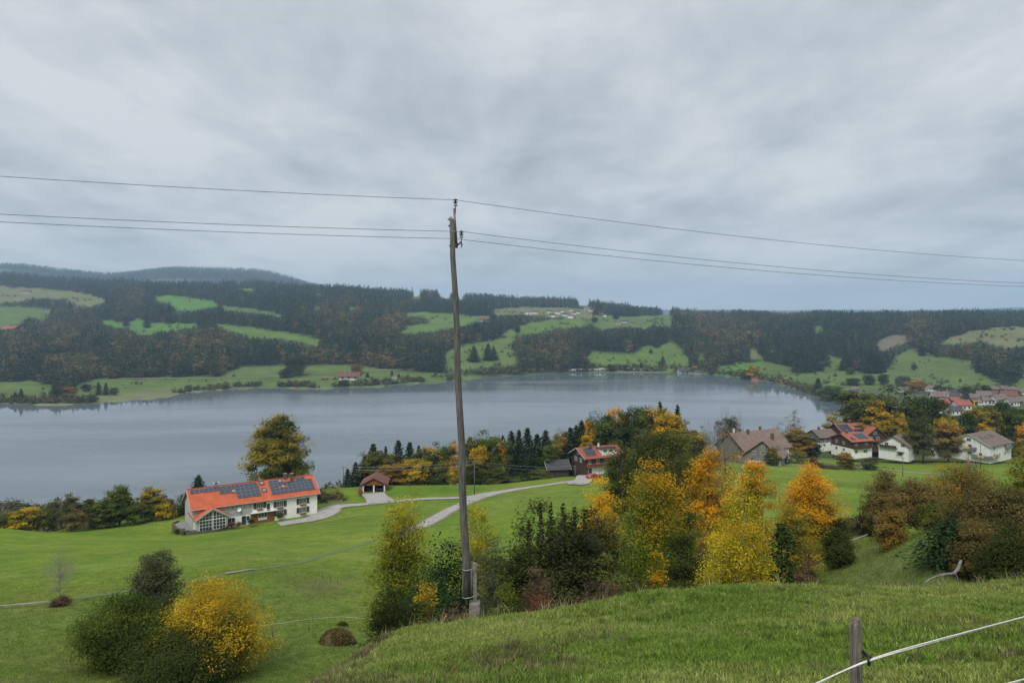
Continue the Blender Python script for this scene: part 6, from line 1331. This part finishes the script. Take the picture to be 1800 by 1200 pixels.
h6 = vhouse('village_house', 'dark brown house with orange roof and large solar array in the front', 618, 470, -56.4, 18, 9.8, 11.5, 5.6, 7.8, WHITE, R_OW, DWOOD, 2.6, [(2, 1.3, 1.2, 1.1), (6.5, 1.3, 1.8, 1.1), (2, 3.9, 1.3, 1.1), (7, 3.9, 1.2, 1.1)], [(3, 1.6, 1.1, 1.1), (7, 1.6, 1.1, 1.1), (3, 4.3, 1.1, 1.1), (7, 4.3, 1.1, 1.1)], chim=[(2.2, 5.4, 9.0)], pan=[(4.4, 9.4, 1.0, 5.2, 4, 3), (.6, 2.4, .6, 2.6, 2, 2)], verge=BWOOD)
h6.balcony('f', 4.6, 2.7, 8.4, 1.1, DWOOD)
h7 = vhouse('village_house', 'wide orange roofed house with solar panels behind the dark brown one', 560, 420, -57.5, 12, 17, 11.5, 6.4, 9.6, WHITE2, R_OW, DWOOD, 3.0, [(14, 4.6, 1.2, 1.1), (15.8, 4.6, 1.0, 1.1)], [], chim=[(7, 5.6, 10.8)], pan=[(-.2, 5.2, .6, 5.6, 6, 3), (5.6, 10.5, .4, 2.0, 5, 1), (7.6, 12, 3.0, 4.4, 4, 1)], verge=BWOOD)
h7b = vhouse('village_house', 'orange roofed house with gable towards the meadow, right of the solar one', 712, 425, -57.5, 8, 11.5, 9, 5.6, 9.0, DWOOD, R_OW, ridge='y', fw=(), gwn=(), chim=[(4.5, 3, 10)], verge=BWOOD)
for x, z_ in ((2.5, 4.4), (5.5, 4.4), (4.2, 6.6), (2.5, 1.8), (6, 1.8)): h7b.window(Matrix.Translation((x, 0, z_)), 0, 0, 1.2, 1.1, cols=2)
MB().box(.2, -1.2, 3.0, 8.8, 0, 3.15).box(.2, -1.25, 3.15, 8.8, -1.18, 4.0).build('balcony', BWOOD, h7b.r)
h8 = vhouse('village_house', 'white gabled house with brown roof left of the two birches', 800, 462, -56.2, -46, 10.5, 11, 4.6, 7.9, WHITE2, R_BG, ridge='y', verge=DWOOD)
for x, z_ in ((3, 4.6), (9, 4.6), (8, 1.2)): h8.window(Matrix.Translation((x, 0, z_)), 0, 0, 1.3, 1.1, cols=2)
MB().box(.6, -1.2, 3.2, 7.0, 0, 3.35).box(.6, -1.25, 3.35, 7.0, -1.18, 4.3).build('balcony', DWOOD, h8.r); MB().box(7.0, -1.5, 2.0, 9.6, 0, 2.1).build('door_canopy', R_GY, h8.r)
h8b = vhouse('village_house', 'brown roofed white house showing between the birches and the ochre tree', 1060, 462, -56.5, -6, 13, 10, 4.4, 7.2, WHITE2, R_BG, DWOOD, 3.2, [(3, 1.2, 1.2, 1.2), (6, 1.2, 1.2, 1.2), (9.5, 1.2, 1.2, 1.2), (4, 3.8, 1.2, .9), (9, 3.8, 1.2, .9)], sky=[(3, 3, .9, 1.2), (6, 3, .9, 1.2), (9, 3, .9, 1.2)])
h8b.balcony('f', 9.5, 2.6, 6, 1.2, DWOOD)
YEL = mat('yellow balcony panel', (.62, .38, .06), .7); GRP = mat('grey balcony panel', (.16, .17, .18), .8)
h9 = vhouse('apartment_house', 'largest white house with brown roof and yellow grey balconies at the right', 1570, 500, -56.0, 34, 17.5, 15.5, 5.2, 8.8, WHITE2, R_BR, None, None, [(3, 1.3, 1.3, 1.2), (7.6, 1.3, 1.0, 1.0), (12, 1.3, 1.3, 1.2), (3, 4.0, 1.3, 1.1), (12, 4.0, 1.3, 1.1)], [(3.5, 1.4, 1.6, 1.4), (8, 1.4, 1.4, 1.3), (12, 1.4, 1.2, 1.2), (3.5, 4.1, 1.4, 1.3), (8.2, 4.3, 1.2, 1.2), (7.8, 6.6, 1.4, 1.2)], 'l', sky=[(3.2, 5.0, .9, 1.1), (6, 4.6, .9, 1.1), (10, 5, .9, 1.1), (12, 5, .9, 1.1)], verge=GREYR, chim=())
def pbal(h, face, u, z, w, cols_):
    h.balcony(face, u, z, w, 1.2, GRP, .95)
    M0, L, W_, *_ = h.last
    for k, c_ in enumerate(cols_):
        if c_ != 'y': continue
        uu = u - w / 2 + w * (k + .5) / len(cols_) * 1.0; T_ = M0 @ (Matrix.Translation((uu, 0, z)) if face == 'f' else Matrix.Translation((0, W_ - uu, z)) @ rotv(math.radians(-90)))
        MB().box(-w / len(cols_) / 2, -1.27, .05, w / len(cols_) / 2, -1.232, .93, T_).build('balcony_panel', YEL, h.r)
pbal(h9, 'f', -.4 + 2.5, .6, 6.0, 'ygy'); pbal(h9, 'l', 12.5, .4, 6.5, 'gyg'); pbal(h9, 'l', 8.4, 3.1, 4.4, 'yg'); pbal(h9, 'f', 14, 3.0, 4, 'gg')
h9b = vhouse('village_house', 'brown roofed house with one skylight behind the largest white one', 1440, 345, -61, 20, 12, 10, 5.5, 8.4, WHITE2, R_BR, sky=[(6, 3.5, 1.6, 1.2)])
h10 = vhouse('village_house', 'brown roof corner of a house at the right edge of the village', 1790, 370, -58, 10, 14, 10, 3.6, 6.4, WHITE2, R_BG, DWOOD, 3.0, [(2, 1.4, 1.2, 1.1)])
# --- far valley village, hamlets and lone farms
TINY = {}
def tiny(label, px, py, w, wall, roof, rz=10, dmin=560, name='house', group=None, asp=.7, hgt=.42, wn=True, roofh=.28):
    p = hit(px, py, dmin); s = w / F * p.y; key = (wall.name, roof.name, asp, hgt, wn, roofh)
    L, W_, e, r = 1.0, asp, hgt, hgt + roofh
    if key not in TINY:
        mw = MB(); mw.add([(0, 0, -.4), (L, 0, -.4), (L, W_, -.4), (0, W_, -.4), (0, 0, e), (L, 0, e), (L, W_, e), (0, W_, e), (0, W_ / 2, r), (L, W_ / 2, r)], [(0, 1, 5, 4), (2, 3, 7, 6), (1, 2, 6, 9, 5), (3, 0, 4, 8, 7)])
        mr = roof_slab(Matrix.Translation((-.08, -.08, 0)), L + .16, W_ + .16, e - .03, r + .02, th=.03)
        ms = []
        for x in (.18, .5, .82): q_ = MB().box(x - .055, -.012, e * .35, x + .055, .0, e * .72); ms.append(q_.mesh('window', GLASS))
        q_ = MB().box(-.012, W_ * .4, e * .35, .0, W_ * .6, e * .75); ms.append(q_.mesh('window', GLASS))
        TINY[key] = (mw.mesh('wall', wall), mr.mesh('roof', roof), ms, MB().box(.3, W_ * .42, r - .08, .38, W_ * .54, r + .12).mesh('chimney', CONC))
    a, b, ms, ch = TINY[key]; r_ = empty(name, p, math.radians(rz), label, 'house', group); r_.scale = (s, s, s)
    for nm, me in [('wall', a), ('roof', b), ('chimney', ch)] + ([('window', m_) for m_ in ms] if wn else []):
        o = bpy.data.objects.new(nm, me); link(o, r_)
c4 = lambda X, Y: (1340 + X / 3.913, 500 + Y / 3.913)
V = [(1165, 808, 100, WHITE2, R_BG, 'brown roofed house at the left front of the far valley village'), (1275, 803, 100, WHITE, R_GY, 'dark grey roofed house with white wall in the far valley village'),
 (1310, 832, 75, DWOOD, R_RED, 'dark wooden house with bright red roof in the far village'), (1160, 888, 95, WHITE, R_DB, 'dull red roofed white house lowest left in the far village'),
 (1215, 855, 90, DWOOD, R_RED, 'red brick coloured roof in the middle of the far village'), (1258, 878, 70, WHITE2, R_DB, 'dull red roof right of the lowest left village house'),
 (1345, 868, 100, WHITE2, R_RED, 'long red roof at the right front of the far village'), (1300, 900, 85, WHITE2, R_GY, 'flat looking grey roof at the lowest edge of the far village'),
 (1425, 800, 65, WHITE2, R_BG, 'brown roofed house right of the dark conifer in the far village'), (1490, 795, 85, WHITE2, R_BG, 'wide brown roofed house in the middle right of the far village'),
 (1585, 802, 60, WHITE, R_BG, 'pale brown roofed small house in the right part of the far village'), (1655, 800, 95, WHITE, R_DB, 'white house with dull red roof at the right of the far village'),
 (1755, 815, 60, WHITE2, R_BG, 'brown house near the right picture edge in the far village'), (1520, 828, 80, WHITE2, R_BR, 'grey brown roof in the lower middle right of the far village'),
 (1620, 832, 100, WHITE2, R_BG, 'long tan roof in front of the white house with dull red roof'), (1710, 838, 80, WHITE2, R_BR, 'grey brown roof near the lower right of the far village'), (1450, 830, 60, DWOOD, R_DB, 'small dark red roof beside the yellow mast in the far village'),
 (1150, 735, 55, WHITE, R_BR, 'small white house under the green slope above the village'), (1060, 745, 50, WHITE2, R_GY, 'small grey roofed house at the top left of the far village'), (1230, 750, 55, WHITE2, R_BR, 'small brown house in the trees at the top of the far village'),
 (610, 765, 55, WHITE, R_GY, 'white house with grey roof by the lake corner'), (620, 735, 45, WHITE, R_BR, 'second white house behind the one by the lake corner'), (940, 740, 40, WHITE2, R_BR, 'tiny house left of the far village on the green'),
 (1330, 765, 50, WHITE2, R_BG, 'small brown roofed house behind the dark grey roof'), (1560, 772, 60, WHITE2, R_DB, 'small dull red roofed house in the back row of the far village'), (1700, 770, 55, WHITE2, R_BR, 'small grey brown house in the back row of the far village')]
for i, (X, Y, w_, wa, ro, lab) in enumerate(V):
    px, py = c4(X, Y); tiny(lab, px, py, w_ / 3.913, wa, ro, (i * 37) % 40 - 18)
random.seed(77)
for i in range(22):
    X, Y = 1480 + (i % 11) * 34 + random.uniform(-12, 12), (752 if i < 11 else 818) + random.uniform(-14, 14)
    px, py = c4(X, Y); tiny('small roof in the crowded rows at the right end of the far village', px, py, random.uniform(10, 16), random.choice((WHITE, WHITE2, DWOOD)), random.choice((R_BG, R_BR, R_DB, R_BR)), random.uniform(-25, 25), group='crowded small houses of the far village')
px, py = c4(1458, 862); p = hit(px, py, 600); o = empty('mast', p, 0, 'thin yellow mast rising beside the small dark red roof', 'mast'); ym = mat('mast yellow', (.55, .38, .08), .7)
MB().box(-.4, -.4, 0, .4, .4, 10).build('tower', ym, o); MB().box(-2, -.3, 9.6, 8, .3, 10.2).build('jib', ym, o)
TY = [(4, 583, 26, WHITE2, R_RED, 'red roofed farmhouse at the left picture edge'), (36, 515, 14, WHITE2, R_DB, 'small red roofed farm on the upper left hill meadow'),
 (596, 668, 34, WHITE, R_DB, 'white farm with long red grey roof on the far lakeshore'), (565, 668, 10, DWOOD, R_DB, 'small brown hut left of the far lakeshore farm'), (689, 664, 9, WHITE, R_BR, 'tiny white hut on the lakeshore meadow right of the farm'),
 (1196, 657, 26, WHITE2, R_GY, 'long grey boathouse at the far lake end'), (1222, 657, 14, WHITE2, R_GY, 'small grey building right of the long boathouse'), (1323, 673, 22, DWOOD, R_RED, 'red roofed boathouse at the right lakeshore'),
 (1326, 653, 8, WHITE, R_GY, 'tiny white house behind the yellow lakeside tree'), (1424, 605, 16, WHITE2, R_DB, 'pale building alone in the dark hillside forest'),
 (1083, 570, 9, WHITE, R_BR, 'left of three houses on the small hill meadow'), (1093, 567, 12, WHITE, R_GY, 'middle and largest of three houses on the small hill meadow'), (1104, 570, 7, WHITE2, R_DB, 'right of three houses on the small hill meadow'),
 (1183, 559, 7, WHITE, R_BR, 'tiny white house left of the ridge farm'), (1193, 558, 22, DWOOD, R_DB, 'long brown ridge farm above the brown forest'), (1222, 558, 11, WHITE2, R_GY, 'grey roofed house right of the long ridge farm'),
 (842, 565, 18, WHITE2, R_DB, 'pinkish roofed farm just right of the pole on the hill'), (712, 539, 8, WHITE2, R_DB, 'pale house in the forest gap left of the pole'), (722, 539, 6, WHITE, R_BR, 'smaller pale house in the forest gap left of the pole'), (774, 534, 10, WHITE, R_GY, 'white house on the ridge directly left of the pole')]
HM = [(922, 553, 12), (936, 552, 9), (968, 557, 8), (975, 552, 10), (984, 549, 7), (990, 556, 9), (998, 559, 10), (1004, 553, 8), (1012, 551, 7), (1027, 546, 10), (1037, 548, 9), (1046, 549, 8), (1052, 553, 8), (1060, 556, 6), (962, 550, 7), (1001, 547, 6)]
for i, (px, py, w_, wa, ro, lab) in enumerate(TY): tiny(lab, px, py, w_, wa, ro, (i * 53) % 30 - 12, 700, asp=.5, hgt=.22, roofh=.17)
for i, (px, py, w_) in enumerate(HM): tiny('tiny pale house of the hamlet on the far upland meadow', px, py, w_, (WHITE, WHITE2)[i % 2], (R_BR, R_DB, R_GY)[i % 3], (i * 47) % 40 - 20, 1500, group='hamlet houses on the far upland', wn=False)
# caravans along the far shore
cv = MB().box(-2.8, -1.1, .5, 2.8, 1.1, 2.7).mesh('body', FRAME); cw = MB().box(-1.6, -1.13, 1.4, 1.4, -1.1, 2.1).mesh('window', GLASS); cr_ = MB().tube([(0, -1.12, .35), (0, -.9, .35)], .35, 8).mesh('wheel', BLK)
for i in range(26):
    px = 1003 + i * 5.4 + random.uniform(-1, 1); x, y = (px - 900) / F, shore_far(px) + 16 + random.uniform(-2, 2); p = Vector((x * y, y, float(zg(x * y, y)) + .1))
    r_ = empty('caravan', p, random.uniform(-.3, .3), 'white caravan in the row parked along the far lakeshore', 'caravan', 'caravans along the far lakeshore'); s_ = random.uniform(1.1, 1.5); r_.scale = (s_,) * 3
    for nm, me in (('body', cv), ('window', cw), ('wheel', cr_)): link(bpy.data.objects.new(nm, me), r_)
hut = MB().box(-1.5, -1.2, 0, 1.5, 1.2, 1.8).mesh('wall', mat('tan hut boards', (.35, .24, .12), .9)); hr = roof_slab(Matrix.Translation((-1.8, -1.5, 0)), 3.6, 3, 1.8, 2.9).mesh('roof', R_BG)
for i, px in enumerate((1366, 1373, 1381, 1389, 1394, 1401, 1406)):
    y = shore_far(px) + 20 + (i % 2) * 8; x = (px - 900) / F * y; r_ = empty('hut', (x, y, float(zg(x, y))), i * .4, 'small tan hut in the row behind the right lakeshore beach', 'hut', 'huts behind the right lakeshore beach'); r_.scale = (1.5,) * 3
    link(bpy.data.objects.new('wall', hut), r_); link(bpy.data.objects.new('roof', hr), r_)

# ------------------------------------------------------------------ single trees on the far side
FT = [ # kind, px, foot row, height px, width px, pigment, label
 ('spruce', 222, 573, 17, 9, 'needle', 'lone round dark spruce on the bright hill meadow, left of two'), ('spruce', 258, 576, 22, 11, 'needle', 'lone dark spruce on the bright hill meadow, right of two'),
 ('spruce', 297, 569, 34, 13, 'needle', 'tall dark spruce at the right rim of the bright hill meadow'), ('spruce', 283, 566, 30, 12, 'needle', 'dark spruce left of the tall one on the meadow rim'),
 ('spruce', 833, 635, 28, 16, 'needle', 'dark spruce clump on the slope right of the pole, left of two'), ('spruce', 858, 633, 30, 15, 'needle', 'dark spruce on the slope right of the pole, middle of the right clump'), ('spruce', 868, 632, 22, 13, 'needle', 'broader dark tree closing the right clump on the slope'),
 ('spruce', 173, 694, 24, 9, 'needle', 'dark spruce on the lakeshore meadow, left of a close pair'), ('spruce', 186, 694, 22, 9, 'needle', 'dark spruce on the lakeshore meadow, right of a close pair'), ('spruce', 37, 704, 22, 9, 'needle', 'small spruce by the water at the far left'), ('spruce', 27, 704, 16, 9, 'needle', 'lower spruce left of the small one by the far left water'),
 ('round', 152, 688, 14, 15, 'dark', 'round dark tree left of the lakeshore spruce pair'), ('round', 200, 694, 14, 14, 'greyolive', 'grey tree right of the lakeshore spruce pair'), ('round', 120, 697, 18, 22, 'ochre', 'ochre round tree where the forest meets the shore at left'), ('round', 100, 700, 20, 18, 'dark', 'dark tree beside the ochre one where the forest meets the shore'),
 ('round', 517, 660, 33, 36, 'dark', 'big dark tree clump on the lakeshore meadow left of the farm'), ('round', 500, 664, 16, 20, 'dark', 'lower dark tree at the left foot of the big lakeshore clump'), ('round', 626, 655, 17, 20, 'ochre', 'ochre round tree right behind the lakeshore farm'), ('spruce', 646, 663, 9, 6, 'needle', 'small conical tree right of the lakeshore farm'),
 ('spruce', 689, 661, 11, 5, 'needle', 'slim tree left of the tiny white hut'), ('spruce', 701, 664, 8, 5, 'needle', 'slim tree right of the tiny white hut'), ('round', 660, 676, 12, 14, 'greyolive', 'grey bushy tree at the water right of the farm'), ('round', 605, 678, 12, 16, 'greyolive', 'grey bushy tree between farm and water'), ('round', 522, 680, 10, 10, 'ochre', 'little ochre tree at the water below the dark clump'),
 ('spruce', 1083, 561, 16, 9, 'needle', 'dark round spruce on the upland meadow, leftmost of its row'), ('spruce', 1101, 556, 14, 8, 'needle', 'dark spruce second in the upland meadow row'), ('spruce', 1107, 555, 15, 6, 'needle', 'narrow dark spruce third in the upland meadow row'), ('spruce', 1115, 556, 16, 9, 'needle', 'dark spruce fourth in the upland meadow row'), ('spruce', 1128, 551, 14, 9, 'needle', 'dark spruce fifth in the upland meadow row'), ('spruce', 1134, 551, 14, 7, 'needle', 'dark spruce sixth and last in the upland meadow row'), ('spruce', 1044, 554, 12, 5, 'needle', 'slim spruce among the hamlet houses'),
 ('spruce', 1144, 620, 8, 6, 'needle', 'tiny lone spruce high on the steep green slope'), ('spruce', 1165, 642, 17, 8, 'needle', 'dark spruce in the middle of the steep green slope'), ('round', 1161, 645, 11, 9, 'brown', 'brown small tree at the left foot of the steep slope spruce'), ('spruce', 1127, 650, 14, 8, 'needle', 'dark conical tree at the foot of the steep green slope'), ('round', 1074, 652, 12, 12, 'dark', 'dark bushy tree behind the caravans'), ('round', 1100, 652, 11, 9, 'dark', 'second dark bushy tree behind the caravans'),
 ('round', 1322, 667, 26, 22, 'yellow', 'yellow green tree at the right lakeshore beside the red boathouse'), ('round', 1310, 667, 16, 18, 'olive', 'olive tree left of the yellow lakeside one'), ('round', 1252, 657, 14, 14, 'greyolive', 'grey tree right of the boathouse'), ('round', 1221, 650, 8, 10, 'yellow', 'little golden tree behind the boathouse'), ('round', 910, 585, 12, 10, 'dark', 'round tree on the hill meadow right of the pole'), ('round', 1045, 566, 9, 11, 'dark', 'round dark tree below the hamlet'),
 ('spruce', 1488, 650, 28, 20, 'needle', 'dark spruce group on the right green slope, left'), ('round', 1506, 650, 18, 14, 'ochre', 'ochre tree on the right green slope between dark groups'), ('round', 1495, 658, 12, 14, 'olive', 'olive bush tree below the ochre one on the slope'), ('spruce', 1530, 656, 42, 18, 'needle', 'big dark spruce on the right green slope, left of two'), ('spruce', 1540, 655, 34, 16, 'needle', 'big dark spruce on the right green slope, right of two'), ('round', 1558, 640, 20, 24, 'greyolive', 'grey green round tree right of the big slope spruces'), ('round', 1607, 650, 11, 9, 'olive', 'small olive tree in the middle of the right green slope'),
 ('round', 1794, 640, 20, 18, 'yellow', 'ochre yellow tree at the right edge of the far slope'), ('spruce', 1438, 690, 26, 16, 'needle', 'dark conifer at the right end of the lake'), ('round', 1460, 705, 28, 34, 'green', 'green tree crown on the point at the right lake end'), ('round', 1486, 712, 26, 28, 'olive', 'olive tree crown right of the green one at the lake end'),
 ('round', 1527, 676, 18, 18, 'dark', 'dark tree in the row before the far village, left'), ('round', 1553, 676, 20, 16, 'dark', 'dark tree in the row before the far village, right'), ('round', 1500, 677, 13, 22, 'dark', 'low dark tree row end before the far village'), ('round', 1587, 678, 18, 22, 'greyolive', 'grey green tree above the far village centre'), ('round', 1610, 690, 24, 26, 'tan', 'tan brown tree above the far village'), ('round', 1703, 700, 24, 26, 'green', 'green tree behind the red roofs of the far village'), ('spruce', 1701, 712, 22, 10, 'needle', 'dark conifer between roofs of the far village'), ('spruce', 1717, 690, 14, 6, 'needle', 'slim conifer above the far village'), ('round', 1732, 698, 22, 20, 'dark', 'dark round tree above the right far village'), ('round', 1665, 695, 16, 24, 'dark', 'dark broad tree behind the dark grey village roof'), ('round', 1780, 702, 18, 24, 'greyolive', 'grey tree above the right village end'), ('round', 1648, 690, 14, 12, 'dark', 'dark small tree left behind the far village')]
for kd, px, py, hpx, wpx, pal, lab in FT:
    p = hit(px, py, 600); H = hpx / F * p.y; Wm = wpx / F * p.y; v = MID[kd]; v = v[int(px) % len(v)]
    H0, W0 = {'round': (15, 12), 'spruce': (18, 7)}[kd]
    place_tree({'spruce': 'spruce_tree'}.get(kd, 'broadleaf_tree'), lab, p, v, (Wm / W0 * 1.1, Wm / W0 * 1.1, H / H0), px, 'tree', None, LP[pal], sink=.3)
print('objects', len(bpy.data.objects), 'tris', sum(len(o.data.polygons) for o in COL.objects if o.type == 'MESH'))
